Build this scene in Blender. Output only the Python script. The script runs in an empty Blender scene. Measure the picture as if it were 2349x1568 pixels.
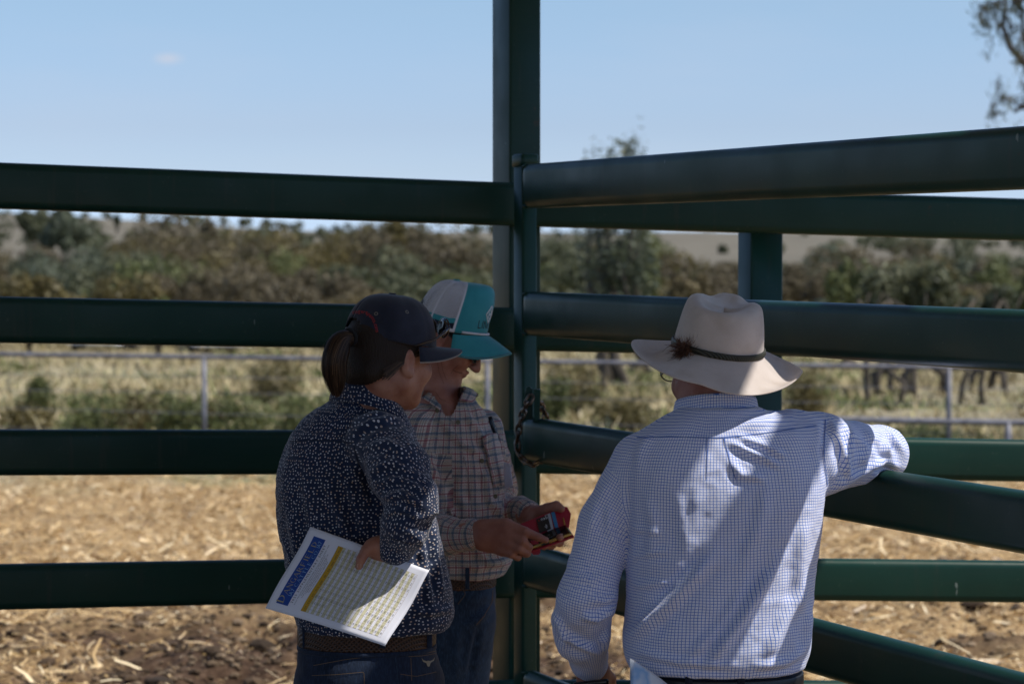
import bpy, math, numpy as np
from mathutils import Vector, Matrix
from mathutils.bvhtree import BVHTree
R = math.radians
scene = bpy.context.scene
# ---------------------------------------------------------------- camera, light, exposure
CAM_H = 1.75
FPX = 85 / 36 * 2349.0          # focal length in units of the layout grid (2349 wide)
PITCH = math.atan(209 / FPX)
cd = bpy.data.cameras.new("Camera"); cam = bpy.data.objects.new("Camera", cd)
scene.collection.objects.link(cam); scene.camera = cam
cam.location = (0, 0, CAM_H); cam.rotation_euler = (math.pi / 2 - PITCH, 0, 0)
cd.lens = 85; cd.sensor_width = 36; cd.clip_start = .1; cd.clip_end = 6000
cd.dof.use_dof = True; cd.dof.focus_distance = 5.0; cd.dof.aperture_fstop = 5.6
SUN = Vector((.53, -.165, .833)).normalized()
EL = math.asin(SUN.z); AZ = math.atan2(SUN.x, SUN.y)
sl = bpy.data.lights.new("sun", 'SUN'); sl.energy = 5.0; sl.angle = R(.5); sl.color = (1, .95, .87)
sun = bpy.data.objects.new("sun", sl); scene.collection.objects.link(sun)
sun.rotation_euler = SUN.to_track_quat('Z', 'Y').to_euler(); sun.location = (3, 0, 9)
w = bpy.data.worlds.new("World"); scene.world = w; w.use_nodes = True
nt = w.node_tree; nt.nodes.clear()
sky = nt.nodes.new('ShaderNodeTexSky'); sky.sky_type = 'NISHITA'; sky.sun_disc = False
sky.sun_elevation = EL; sky.sun_rotation = AZ; sky.air_density = 1.3; sky.dust_density = .35; sky.ozone_density = 3.0; sky.altitude = 250
bgn = nt.nodes.new('ShaderNodeBackground'); bgn.inputs[1].default_value = .125
out = nt.nodes.new('ShaderNodeOutputWorld')
tc = nt.nodes.new('ShaderNodeTexCoord')
mp = nt.nodes.new('ShaderNodeMapping'); mp.inputs['Scale'].default_value = (5, 5, 26)
nz = nt.nodes.new('ShaderNodeTexNoise'); nz.inputs['Scale'].default_value = 1.0; nz.inputs['Detail'].default_value = 5
rp = nt.nodes.new('ShaderNodeValToRGB'); rp.color_ramp.elements[0].position = .47; rp.color_ramp.elements[1].position = .75
rp.color_ramp.elements[0].color = (0, 0, 0, 1); rp.color_ramp.elements[1].color = (.22, .22, .22, 1)
# one small cloud puff in the upper left sky
cl = nt.nodes.new('ShaderNodeVectorMath'); cl.operation = 'DISTANCE'
mc = nt.nodes.new('ShaderNodeMapping'); mc.inputs['Scale'].default_value = (1, 1, 2.6)
nz2 = nt.nodes.new('ShaderNodeTexNoise'); nz2.inputs['Scale'].default_value = 60; nz2.inputs['Detail'].default_value = 4
mx = nt.nodes.new('ShaderNodeMixRGB'); mx.inputs[2].default_value = (4.6, 5.1, 6.1, 1)
nt.links.new(tc.outputs['Generated'], mp.inputs[0]); nt.links.new(mp.outputs[0], nz.inputs[0]); nt.links.new(nz.outputs[0], rp.inputs[0])
cdir = Vector(((390 - 1174.5) / FPX, 1, (575 - 137) / FPX)).normalized()
nt.links.new(tc.outputs['Generated'], mc.inputs[0]); nt.links.new(mc.outputs[0], cl.inputs[0])
cl.inputs[1].default_value = (cdir.x, cdir.y, cdir.z * 2.6)
ms = nt.nodes.new('ShaderNodeMapRange'); ms.inputs[1].default_value = .0075; ms.inputs[2].default_value = .001; ms.inputs[3].default_value = 0; ms.inputs[4].default_value = 1.5
nt.links.new(cl.outputs['Value'], ms.inputs[0]); nt.links.new(tc.outputs['Generated'], nz2.inputs[0])
mu = nt.nodes.new('ShaderNodeMath'); mu.operation = 'MULTIPLY'; nt.links.new(ms.outputs[0], mu.inputs[0]); nt.links.new(nz2.outputs[0], mu.inputs[1])
ad = nt.nodes.new('ShaderNodeMath'); ad.operation = 'ADD'; nt.links.new(rp.outputs[0], ad.inputs[0]); nt.links.new(mu.outputs[0], ad.inputs[1])
sx_ = nt.nodes.new('ShaderNodeSeparateXYZ'); nt.links.new(tc.outputs['Generated'], sx_.inputs[0])
tr_ = nt.nodes.new('ShaderNodeValToRGB'); e_ = tr_.color_ramp.elements; e_[0].position = 0; e_[0].color = (.76, 1.14, 2.25, 1); e_[1].position = .18; e_[1].color = (.78, .87, 1.04, 1)
for p_, c_ in ((.012, (.72, 1.05, 2.05, 1)), (.03, (.65, .84, 1.45, 1)), (.05, (.63, .755, 1.22, 1)), (.10, (.69, .79, 1.06, 1))):
    q_ = e_.new(p_); q_.color = c_
nt.links.new(sx_.outputs[2], tr_.inputs[0]); ml_ = nt.nodes.new('ShaderNodeMixRGB'); ml_.blend_type = 'MULTIPLY'; ml_.inputs[0].default_value = 1
nt.links.new(sky.outputs[0], ml_.inputs[1]); nt.links.new(tr_.outputs[0], ml_.inputs[2]); nt.links.new(ml_.outputs[0], mx.inputs[1]); nt.links.new(ad.outputs[0], mx.inputs[0]); nt.links.new(mx.outputs[0], bgn.inputs[0]); nt.links.new(bgn.outputs[0], out.inputs[0])
vs = scene.view_settings; vs.view_transform = 'Standard'; vs.look = 'None'; vs.exposure = 0.0; vs.gamma = 1; vs.use_curve_mapping = False
scene.cycles.use_denoising = True
scene.cycles.max_bounces = 8; scene.cycles.transparent_max_bounces = 12
rng = np.random.default_rng(7)

# ---------------------------------------------------------------- helpers
CP, SP = math.cos(PITCH), math.sin(PITCH)
def P(x, y, d):
    cx = (x - 1174.5) / FPX; cy = (784 - y) / FPX
    dx, dy, dz = cx, CP + cy * SP, -SP + cy * CP
    t = d / dy
    return np.array((dx * t, d, CAM_H + dz * t))
def PX(v):                        # points Nx3 -> layout grid
    v = np.asarray(v, float); x = v[..., 0]; y = v[..., 1]; z = v[..., 2] - CAM_H
    dep = y * CP - z * SP; up = y * SP + z * CP
    return np.stack((1174.5 + FPX * x / dep, 784 - FPX * up / dep), -1)
def props(o, label=None, cat=None, group=None, kind=None):
    if label: o['label'] = label
    if cat: o['category'] = cat
    if group: o['group'] = group
    if kind: o['kind'] = kind
    return o
def root(name, loc, label, cat, group=None):
    o = bpy.data.objects.new(name, None); scene.collection.objects.link(o); o.location = loc; o.empty_display_size = .1
    return props(o, label, cat, group)
def arr_mesh(name, V, F, mats, smooth=True, uv=None, midx=None, col=None):
    V = np.asarray(V, np.float32).reshape(-1, 3)
    me = bpy.data.meshes.new(name)
    if isinstance(F, np.ndarray) and F.ndim == 2:
        n, k = F.shape; flat = F.reshape(-1); st = np.arange(n) * k; tot = np.full(n, k)
    else:
        tot = np.array([len(f) for f in F]); n = len(tot); flat = np.concatenate([np.asarray(f) for f in F]) if n else np.zeros(0, int)
        st = np.concatenate(([0], np.cumsum(tot)[:-1])) if n else np.zeros(0, int)
    me.vertices.add(len(V)); me.vertices.foreach_set('co', V.ravel())
    me.loops.add(len(flat)); me.loops.foreach_set('vertex_index', flat.astype(np.int32))
    me.polygons.add(n); me.polygons.foreach_set('loop_start', st.astype(np.int32)); me.polygons.foreach_set('loop_total', tot.astype(np.int32))
    if midx is not None: me.polygons.foreach_set('material_index', np.asarray(midx, np.int32))
    me.polygons.foreach_set('use_smooth', np.full(n, bool(smooth)))
    if uv is not None:
        l = me.uv_layers.new(name='UVMap'); l.data.foreach_set('uv', np.asarray(uv, np.float32).ravel())
    if col is not None:
        a = me.color_attributes.new('Col', 'FLOAT_COLOR', 'POINT'); c = np.ones((len(V), 4), np.float32); c[:, :3] = col; a.data.foreach_set('color', c.ravel())
    for m in (mats if isinstance(mats, (list, tuple)) else [mats]): me.materials.append(m)
    me.update(calc_edges=True); me.validate()
    return me
def link(name, me, parent=None):
    o = bpy.data.objects.new(name, me); scene.collection.objects.link(o)
    if parent is not None:
        o.parent = parent
        q = parent; T = Matrix.Identity(4); chain = []
        while q is not None: chain.append(q); q = q.parent
        for q in reversed(chain): T = T @ q.matrix_parent_inverse @ Matrix.LocRotScale(q.location, q.rotation_euler, q.scale)
        o.matrix_parent_inverse = T.inverted()
    return o
def mk(name, V, F, mat, parent=None, **k): return link(name, arr_mesh(name, V, F, mat, **k), parent)
class MB:
    def __init__(s): s.v = []; s.f = []; s.n = 0; s.uv = []; s.m = []
    def add(s, V, F, m=0):
        V = np.asarray(V, float).reshape(-1, 3); s.v.append(V)
        for f in F: s.f.append([i + s.n for i in f]); s.m.append(m)
        s.n += len(V)
    def box(s, c, h, rot=None, bev=0):
        c = np.asarray(c, float); Rm = np.array(rot) if rot is not None else np.eye(3)
        if bev <= 0:
            q = np.array([[x, y, z] for x in (-1, 1) for y in (-1, 1) for z in (-1, 1)]) * np.array(h)
            s.add(q @ Rm.T + c, [(0, 1, 3, 2), (4, 6, 7, 5), (0, 4, 5, 1), (2, 3, 7, 6), (0, 2, 6, 4), (1, 5, 7, 3)])
        else:
            pr = rrect(h[0], h[1], bev, 3); n = len(pr); L = []
            for z, k in ((-h[2], bev * .6), (-h[2] + bev * .6, 0), (h[2] - bev * .6, 0), (h[2], bev * .6)):
                sc = np.array([(h[0] - k) / h[0], (h[1] - k) / h[1]]); L.append(np.c_[pr * sc, np.full(n, z)])
            s.loft([l @ Rm.T + c for l in L], cap=True)
    def loft(s, rings, cap=True, closed=True, m=0):
        n = len(rings[0]); V = np.concatenate(rings); F = []
        for i in range(len(rings) - 1):
            for j in range(n if closed else n - 1):
                a = i * n + j; b = i * n + (j + 1) % n; F.append((a, b, b + n, a + n))
        if cap: F.append(tuple(range(n))[::-1]); F.append(tuple(range((len(rings) - 1) * n, len(rings) * n)))
        s.add(V, F, m)
    def tube(s, pts, r, n=10, cap=True, m=0):
        pts = [np.asarray(p, float) for p in pts]; r = r if hasattr(r, '__len__') else [r] * len(pts); rings = []; up = None
        for i, p in enumerate(pts):
            t = pts[min(i + 1, len(pts) - 1)] - pts[max(i - 1, 0)]; t = t / (np.linalg.norm(t) + 1e-9)
            if up is None: up = np.array((0, 0, 1.)) if abs(t[2]) < .9 else np.array((1., 0, 0))
            a = np.cross(t, up); a /= np.linalg.norm(a) + 1e-9; b = np.cross(a, t); up = b
            th = np.linspace(0, 2 * np.pi, n, endpoint=False)
            rings.append(p + r[i] * (np.outer(np.cos(th), a) + np.outer(np.sin(th), b)))
        s.loft(rings, cap, m=m)
    def build(s, name, mat, parent=None, smooth=True, **k):
        return mk(name, np.concatenate(s.v), s.f, mat, parent, smooth=smooth, midx=s.m, **k)
def rrect(a, b, r, n=4):
    P_ = []
    for cx, cy, a0 in ((a - r, b - r, 0), (-a + r, b - r, 90), (-a + r, -b + r, 180), (a - r, -b + r, 270)):
        for k in range(n + 1):
            t = R(a0 + 90 * k / n); P_.append((cx + r * math.cos(t), cy + r * math.sin(t)))
    return np.array(P_)
def autosmooth(o, ang=35):
    me = o.data
    try:
        import bmesh
        bm = bmesh.new(); bm.from_mesh(me)
        for e in bm.edges:
            if len(e.link_faces) == 2 and e.calc_face_angle(0) > R(ang): e.smooth = False
        bm.to_mesh(me); bm.free()
    except Exception: pass
    return o
def rotz(a): c, s = math.cos(a), math.sin(a); return np.array([[c, -s, 0], [s, c, 0], [0, 0, 1.]])
# value noise, vectorised
_T = np.random.default_rng(3).random(4096).astype(np.float32)
def vn(p, seed=0):
    p = np.asarray(p, float); i = np.floor(p).astype(np.int64); f = p - i; f = f * f * (3 - 2 * f); o = 0
    for dx in (0, 1):
        for dy in (0, 1):
            for dz in (0, 1):
                h = ((i[..., 0] + dx) * 73856093 ^ (i[..., 1] + dy) * 19349663 ^ (i[..., 2] + dz) * 83492791 ^ seed * 7919) & 4095
                o = o + _T[h] * (f[..., 0] if dx else 1 - f[..., 0]) * (f[..., 1] if dy else 1 - f[..., 1]) * (f[..., 2] if dz else 1 - f[..., 2])
    return o * 2 - 1
def fbm(p, oct=4, seed=0):
    a = 1; s = 0
    for k in range(oct): s = s + a * vn(np.asarray(p) * 2 ** k, seed + k); a *= .5
    return s

# ---------------------------------------------------------------- materials
def mat(name, base=(.5, .5, .5), rough=.6, metal=0, spec=.5, **kw):
    m = bpy.data.materials.new(name); m.use_nodes = True; b = m.node_tree.nodes['Principled BSDF']
    b.inputs['Base Color'].default_value = (*base, 1); b.inputs['Roughness'].default_value = rough; b.inputs['Metallic'].default_value = metal
    b.inputs['Specular IOR Level'].default_value = spec
    for k, v in kw.items(): b.inputs[k.replace('_', ' ')].default_value = v
    return m
class NG:
    def __init__(s, m): s.m = m; s.t = m.node_tree; s.b = s.t.nodes['Principled BSDF']
    def n(s, typ, **k):
        o = s.t.nodes.new('ShaderNode' + typ)
        for a, v in k.items(): setattr(o, a, v)
        return o
    def l(s, a, b): s.t.links.new(a, b)
    def math(s, op, a, b=None, c=None, clamp=False):
        o = s.n('Math', operation=op); o.use_clamp = clamp
        for i, v in enumerate((a, b, c)):
            if v is None: continue
            if hasattr(v, 'links') or hasattr(v, 'is_linked'): s.l(v, o.inputs[i])
            else: o.inputs[i].default_value = v
        return o.outputs[0]
    def mix(s, f, a, b, blend='MIX'):
        o = s.n('MixRGB', blend_type=blend)
        for i, v in enumerate((f, a, b)):
            if hasattr(v, 'is_linked'): s.l(v, o.inputs[i])
            elif i == 0: o.inputs[0].default_value = v
            else: o.inputs[i].default_value = (*v, 1)
        return o.outputs[0]
    def coord(s, kind='Object', scale=(1, 1, 1), rot=(0, 0, 0)):
        c = s.n('TexCoord'); m = s.n('Mapping'); m.inputs['Scale'].default_value = scale; m.inputs['Rotation'].default_value = rot
        s.l(c.outputs[kind], m.inputs[0]); return m.outputs[0]
    def noise(s, v, sc, det=3, rough=.5, out=0):
        o = s.n('TexNoise'); o.inputs['Scale'].default_value = sc; o.inputs['Detail'].default_value = det; o.inputs['Roughness'].default_value = rough
        if v is not None: s.l(v, o.inputs[0])
        return o.outputs[out]
    def ramp(s, f, stops):
        o = s.n('ValToRGB'); e = o.color_ramp.elements
        while len(e) < len(stops): e.new(.5)
        for i, (p, c) in enumerate(stops): e[i].position = p; e[i].color = (*c, 1) if hasattr(c, '__len__') else (c, c, c, 1)
        s.l(f, o.inputs[0]); return o.outputs[0]
    def bump(s, h, st=.3, dist=.01):
        o = s.n('Bump'); o.inputs['Strength'].default_value = st; o.inputs['Distance'].default_value = dist; s.l(h, o.inputs['Height']); s.l(o.outputs[0], s.b.inputs['Normal'])
    def base(s, c): s.l(c, s.b.inputs['Base Color'])
    def rough(s, c): s.l(c, s.b.inputs['Roughness'])
def green_paint():
    m = mat('green_paint', (.009, .033, .028), .45, spec=.22); g = NG(m); v = g.coord()
    n1 = g.noise(v, 3, 4); n2 = g.noise(g.coord(scale=(6, 6, 60)), 1.3, 4)
    c = g.ramp(n1, [(.3, (.006, .032, .023)), (.7, (.009, .045, .032))])
    rs = g.math('MULTIPLY', g.ramp(g.noise(v, 22, 5, .7), [(.66, 0), (.72, 1)]), g.ramp(g.noise(v, 4, 2), [(.45, 0), (.62, 1)]))
    c = g.mix(g.math('MULTIPLY', rs, .6), c, (.07, .032, .016))
    # rubbed paint and dust specks
    sp = g.ramp(g.noise(v, 90, 2, .6), [(.68, 0), (.74, 1)]); c = g.mix(g.math('MULTIPLY', sp, .3), c, (.07, .10, .08))
    ch = g.math('MULTIPLY', g.ramp(g.noise(g.coord(scale=(1, 1, .35)), 34, 2, .5), [(.762, 0), (.775, 1)]), 1.0); c = g.mix(ch, c, (.16, .20, .18))
    st_ = g.ramp(g.noise(g.coord(scale=(9, 9, .8)), 3.2, 3, .6), [(.60, 0), (.70, 1)]); c = g.mix(g.math('MULTIPLY', st_, .35), c, (.035, .045, .035))
    c = g.mix(g.math('MULTIPLY', g.ramp(n2, [(.5, 0), (.85, 1)]), .12), c, (.05, .05, .04))
    g.base(c); g.rough(g.ramp(g.noise(v, 7, 4), [(.3, .30), (.7, .48)])); g.bump(g.noise(v, 30, 4), .05, .004)
    return m
M_GREEN = green_paint()
# ---------------------------------------------------------------- cattle yard fence, gate, posts, unseen shade roof
def rail_mesh(name, a, b, parent, h=.119, t=.044, mat_=M_GREEN, n=14):
    a = np.asarray(a, float); b = np.asarray(b, float); d = b - a; L = np.linalg.norm(d); d /= L
    side = np.cross(d, (0, 0, 1.)); side /= np.linalg.norm(side); up = np.cross(side, d)
    pr = rrect(t / 2, h / 2, t * .48, 6); rings = []
    ss = [0, .004] + list(np.linspace(.02, L - .02, n)) + [L - .004, L]
    for i, s_ in enumerate(ss):
        k = .9 if i in (0, len(ss) - 1) else 1
        wob = .0008 * math.sin(s_ * 3.1 + a[2] * 7)
        rings.append(a + d * s_ + side * wob + np.outer(pr[:, 0] * k, side) + np.outer(pr[:, 1] * (1 - (1 - k) * .3), up))
    m = MB(); m.loft(rings); return m.build(name, mat_, parent)
A3 = P(0, 575, 6.2)
def ext(p, q, k): return p + (q - p) * k
LEFT = [((0, 426), (1190, 469)), ((0, 733), (1190, 755)), ((0, 1037), (1190, 1036)), ((0, 1345), (1190, 1321)), ((0, 1650), (1190, 1606)), ((0, 1957), (1190, 1892))]
RIGHT = [((1205, 470), (2349, 504)), ((1205, 755), (2349, 780)), ((1205, 1036), (2349, 1056)), ((1205, 1321), (2349, 1333)), ((1205, 1606), (2349, 1609)), ((1205, 1892), (2349, 1886))]
fl = root('rail_fence', (-1, 6.45, 0), 'dark green steel rail fence panel running left from the gate post', 'fence', 'green rail panels of the cattle yard')
fr = root('rail_fence', (1, 6.7, 0), 'dark green steel rail fence panel behind the gate and the man in the hat', 'fence', 'green rail panels of the cattle yard')
for (p, q) in LEFT:
    a = P(*p, 6.2); b = P(*q, 6.66); rail_mesh('rail', ext(b, a, 2.2), b, fl, n=10)
for (p, q) in RIGHT:
    a = P(*p, 6.665); b = P(*q, 6.8); rail_mesh('rail', a, ext(a, b, 2.3), fr, n=10)
# far end posts, outside the frame
def square_post(name, c, ha, hb, ztop, rot, parent=None, bev=.006, z0=-.05):
    m = MB(); m.box((c[0], c[1], (ztop + z0) / 2), (ha, hb, (ztop - z0) / 2), rotz(rot), bev); return autosmooth(m.build(name, M_GREEN, parent), 50)
def gusset(m, c, s, rot):  # base plate with bolts
    m.box((c[0], c[1], .005), (s, s, .008), rotz(rot), .004)
    for i in (-1, 1):
        for j in (-1, 1):
            q = rotz(rot) @ np.array((i * s * .75, j * s * .75, 0)); m.tube([(c[0] + q[0], c[1] + q[1], .01), (c[0] + q[0], c[1] + q[1], .03)], .009, 6)
PR = R(24)
tall = root('roof_post', (.03, 6.86, 0), 'tall green steel post rising out of the top of the frame beside the gate', 'post')
tp = P(1182, 575, 6.83)
square_post('post', (tp[0] + .003, tp[1]), .048, .062, 3.42, PR, tall)
m = MB(); gusset(m, (tp[0], tp[1]), .11, PR); m.build('base_plate', M_GREEN, tall)
rp_ = root('fence_post', (.72, 6.92, 0), 'short green steel fence post standing behind the man in the hat', 'post')
pp = P(1744, 575, 6.86)
square_post('post', (pp[0], pp[1]), .050, .045, 1.86, R(20), rp_)
m = MB(); gusset(m, (pp[0], pp[1]), .09, R(20)); m.build('base_plate', M_GREEN, rp_)
# gate : stile with cap, rails, latch plates
gate = root('yard_gate', (.03, 6.5, 0), 'green steel rail gate with capped stile opening toward the camera on the right', 'gate')
GA = np.array([P(1206, 575, 6.47)[0] + .012, 6.47]); GB = np.array([(2349 - 1174.5) / FPX * 4.49, 4.49])
gz = [1.922, 1.582, 1.246, .905, .565, .225]
GD = (GB - GA) / np.linalg.norm(GB - GA); GLEN = 3.3
for z in gz:
    rail_mesh('rail', (GA[0] + GD[0] * .005, GA[1] + GD[1] * .005, z), (GA[0] + GD[0] * GLEN, GA[1] + GD[1] * GLEN, z), gate, h=.118, t=.05, n=16)
sp_ = P(1205, 575, 6.53)
square_post('stile', (sp_[0], 6.53), .0225, .028, 1.985, R(27), gate, .007, .02)
m = MB(); m.box((sp_[0], 6.53, 1.992), (.0265, .032, .018), rotz(R(27)), .008); autosmooth(m.build('stile_cap', M_GREEN, gate), 50)
e = GA + GD * (GLEN + .03); square_post('stile', (e[0], e[1]), .03, .03, 1.99, math.atan2(GD[1], GD[0]), gate, .007, .02)
# weld beads where the gate rails meet the stile
for z in gz:
    for s in (-1, 1):
        m = MB(); a = P(1198, 575, 6.455); pts = [(a[0] + k * .011, 6.462 - k * .006, z + s * (.052 + .004 * math.sin(k * 2.1))) for k in range(5)]
        m.tube(pts, [.003, .005, .0045, .005, .003], 6); m.build('weld', M_GREEN, gate)
def plate(name, px, d, thick, parent, yaw=0):
    q = [P(x, y, d) for x, y in px]; c = np.mean(q, 0); n_ = rotz(yaw) @ np.array((0, 1., 0)) * thick; m = MB()
    f = [v for v in q]; k = len(f); m.add(f + [v + n_ for v in f], [tuple(range(k)), tuple(range(2 * k - 1, k - 1, -1))] + [(i, i + k, (i + 1) % k + k, (i + 1) % k) for i in range(k)])
    return m.build(name, M_GREEN, parent, smooth=False)
plate('latch_plate', [(1203, 962), (1204, 900), (1208, 888), (1214, 885), (1221, 892), (1222, 962)], 6.41, .01, gate)
plate('latch_plate', [(1226, 965), (1224, 893), (1240, 893), (1239, 925), (1236, 965)], 6.385, .03, gate)
# chain
M_STEEL = mat('chain_steel', (.16, .14, .12), .38, .9)
g = NG(M_STEEL); v = g.coord(); g.base(g.ramp(g.noise(v, 60, 4), [(.4, (.22, .2, .18)), (.62, (.06, .035, .022))])); g.bump(g.noise(v, 200, 3), .2, .001)
chain = root('gate_chain', P(1215, 1065, 6.4), 'worn steel chain looped round the gate latch and the post', 'chain')
path = [(1219, 908, 6.38), (1206, 932, 6.375), (1195, 958, 6.39), (1190, 985, 6.40), (1186, 1012, 6.40), (1188, 1038, 6.39), (1202, 1056, 6.375), (1222, 1066, 6.37), (1240, 1058, 6.39), (1249, 1046, 6.44), (1253, 1010, 6.47), (1254, 975, 6.47), (1250, 948, 6.46), (1240, 928, 6.44), (1232, 915, 6.42)]
pts = np.array([P(*p) for p in path]); seg = np.r_[0, np.cumsum(np.linalg.norm(np.diff(pts, axis=0), axis=1))]
nl = int(seg[-1] / .0215)
for k in range(nl):
    s0 = (k + .5) / nl * seg[-1]; c = np.array([np.interp(s0, seg, pts[:, i]) for i in range(3)]); c2 = np.array([np.interp(min(s0 + .01, seg[-1]), seg, pts[:, i]) for i in range(3)]); c1 = np.array([np.interp(max(s0 - .01, 0), seg, pts[:, i]) for i in range(3)])
    t = (c2 - c1) / np.linalg.norm(c2 - c1); a = np.cross(t, (0, 1., .2)); a /= np.linalg.norm(a); b = np.cross(t, a)
    ang = (k % 2) * math.pi / 2 + .5 + .3 * math.sin(k * 3.3); s_ = math.cos(ang) * a + math.sin(ang) * b
    m = MB(); L = []
    for q in range(16):
        th = 2 * math.pi * q / 16; L.append(c + s_ * .0085 * math.cos(th) + t * (.0095 * math.sin(th) + .006 * np.sign(math.sin(th))))
    # closed ring
    rings = []; nr = 7
    for q in range(16):
        tt = L[(q + 1) % 16] - L[q - 1]; tt /= np.linalg.norm(tt); a_ = np.cross(tt, np.cross(s_, t)); a_ /= np.linalg.norm(a_); b_ = np.cross(tt, a_)
        th = np.linspace(0, 2 * np.pi, nr, endpoint=False); rings.append(L[q] + .0036 * (np.outer(np.cos(th), a_) + np.outer(np.sin(th), b_)))
    rings.append(rings[0]); m.loft(rings, cap=False); m.build('link', M_STEEL, chain)
# unseen shade roof added over the figures: corrugated sheets laid along the depth on purlins; gaps cut to place the sun patches
M_ROOF = mat('roof_sheet', (.55, .56, .55), .45, .6)
g = NG(M_ROOF); v = g.coord(); g.base(g.ramp(g.noise(v, 2, 4), [(.3, (.42, .43, .42)), (.7, (.6, .6, .58))]))
roof = root('shade_roof', (-1.5, 3, 3.4), 'added corrugated metal roof, out of frame overhead, gapped to shade the figures', 'roof')
ZR = 3.42
def sheet(x0, x1, y0, y1, name='roof_sheet'):
    n = max(4, int((x1 - x0) / .019) // 2 * 2); xs = np.linspace(x0, x1, n + 1); z = ZR + .03 + .008 * np.cos((xs - x0) / .076 * 2 * np.pi); V = []; F = []
    for y in (y0, y1):
        V += [(x, y, zz) for x, zz in zip(xs, z)]
    for y in (y0, y1):
        V += [(x, y, zz + .002) for x, zz in zip(xs, z)]
    k = n + 1
    for i in range(n): F += [(i, i + 1, i + 1 + k, i + k), (2 * k + i, 3 * k + i, 3 * k + i + 1, 2 * k + i + 1)]
    F += [(0, k, 3 * k, 2 * k), (k - 1, 3 * k - 1, 4 * k - 1, 2 * k - 1)]
    for i in range(n): F += [(i, 2 * k + i, 2 * k + i + 1, i + 1), (k + i, k + i + 1, 3 * k + i + 1, 3 * k + i)]
    return mk(name, V, F, M_ROOF, roof)
US = .53 / .845 * (ZR + .03 - CAM_H)
def RX(px, d): return (px - 1174.5 - .53 / .845 * 575) * d / FPX + US - 0.0
YR1 = 7.1
xs_slot0, xs_slot1 = RX(1718, 4.96), RX(1850, 4.96)  # slot between sheets, placed to let sun onto the sale sheet
xg0, xg1, xg2 = RX(2283, 4.66), RX(2398, 4.66), RX(2500, 4.66)
sheet(-7, xs_slot0, -5, YR1); sheet(xs_slot0, xs_slot1, -5, 3.85); sheet(xs_slot0, xs_slot1, 4.92, YR1)
sheet(xs_slot1, xg0, -5, YR1); sheet(xg0, xg1, 5.25, 5.6); sheet(xg0, xg2 + .62, 5.6, YR1)  # sheet carried further right to keep sun off the rear rails
m = MB(); m.box(((xg1 + xg2) / 2, 1, ZR - .04), ((xg2 - xg1) / 2, 6.1, .05), None, .004); autosmooth(m.build('shade_beam', M_GREEN, roof))  # unseen beam added to cast the dark band on the man's back
for y in (-4.8, -2, .9, 3.9, 7.0):
    m = MB(); m.box(((-7 + xg1) / 2 - .002, y, ZR - .02), ((xg1 + 7) / 2, .03, .035)); m.build('purlin', M_GREEN, roof, smooth=False)
for y in (-4.7, 3.7):
    for x in (-6.8,):
        m = MB(); m.box((x, y, ZR / 2 - .03), (.05, .05, ZR / 2 - .03), None, .005); autosmooth(m.build('roof_leg', M_GREEN, roof))
m = MB(); m.box(((xg1 + xg2) / 2, -4.7, (ZR - .1) / 2), (.045, .05, (ZR - .1) / 2), None, .005); autosmooth(m.build('roof_leg', M_GREEN, roof))
# ---------------------------------------------------------------- terrain
ZY = np.array([-40, 8, 24, 80, 150, 230, 330, 450, 700, 760, 1000, 3000.]); ZZ = np.array([0, 0, -.4, -1.5, -2.0, -1.2, .5, 2.5, 0, 0, -30, -200.])
def crest(x):
    px = 1174.5 + x / 700 * FPX
    y = np.interp(px, [-800, -100, 60, 200, 400, 700, 1000, 1150, 1350, 1600, 2000, 2349, 3200], [515, 494, 493, 500, 514, 527, 534, 536, 537, 533, 531, 536, 520])
    return CAM_H + (575 - y) / FPX * 700
def terrain(x, y):
    z = np.interp(y, ZY, ZZ); c = crest(x * 700 / np.maximum(y, 200))
    t = np.clip((y - 330) / 370, 0, 1); t = t * t * (3 - 2 * t)
    z = np.where((y > 330) & (y <= 760), .5 + (c - .5) * t, z); z = np.where(y > 760, c - (y - 760) * .12, z)
    z = z + np.where(y > 120, 1.0, 0) * np.clip((y - 120) / 200, 0, 1) * .9 * vn(np.stack((x / 45, y / 60, y * 0), -1))
    return z
def clods(x, y):
    p = np.stack((x, y, x * 0), -1)
    n = fbm(p * 4.2, 4, 5); n2 = vn(p * 1.1, 9)
    amp = .022 + .042 * np.clip(soilmask(x, y), 0, 1)
    return n * amp + n2 * .03
def soilmask(x, y):     # trampled dark soil at the near left, straw elsewhere
    p = np.stack((x, y, x * 0), -1)
    m = 1 - np.clip((y - 11.7) / 1.0, 0, 1); m = m * np.clip(1 - (x + .3) / 1.5, 0.15, 1)
    streak = np.clip(vn(p * np.array((.55, 1.6, 1)), 31) * 2.2 - .75, 0, 1) * np.clip(1 - (y - 14) / 5, 0, 1) * .8
    return np.clip(m * (.75 + .8 * vn(p * 1.5, 17)) + streak, 0, 1)
ys = np.concatenate((np.linspace(-30, 8.5, 30), np.arange(8.55, 16, .045), np.arange(16, 26, .11), np.geomspace(26.2, 120, 70), np.geomspace(123, 3000, 110)))
ts = np.concatenate((np.linspace(-4, -.30, 14), np.linspace(-.27, .27, 240), np.linspace(.30, 4, 14)))
wid = np.maximum(np.abs(ys), 11)
X = ts[None, :] * wid[:, None]; Y = np.repeat(ys[:, None], len(ts), 1)
Z = terrain(X, Y) + np.where((Y > 8.5) & (Y < 27), clods(X, Y), 0)
sm = soilmask(X, Y) * ((Y < 22))
V = np.stack((X, Y, Z), -1).reshape(-1, 3); nx = len(ts); ny = len(ys)
I = np.arange(nx * ny).reshape(ny, nx); F = np.stack((I[:-1, :-1], I[:-1, 1:], I[1:, 1:], I[1:, :-1]), -1).reshape(-1, 4)
M_GROUND = mat('ground', (.3, .22, .12), .95, spec=.15)
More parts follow.
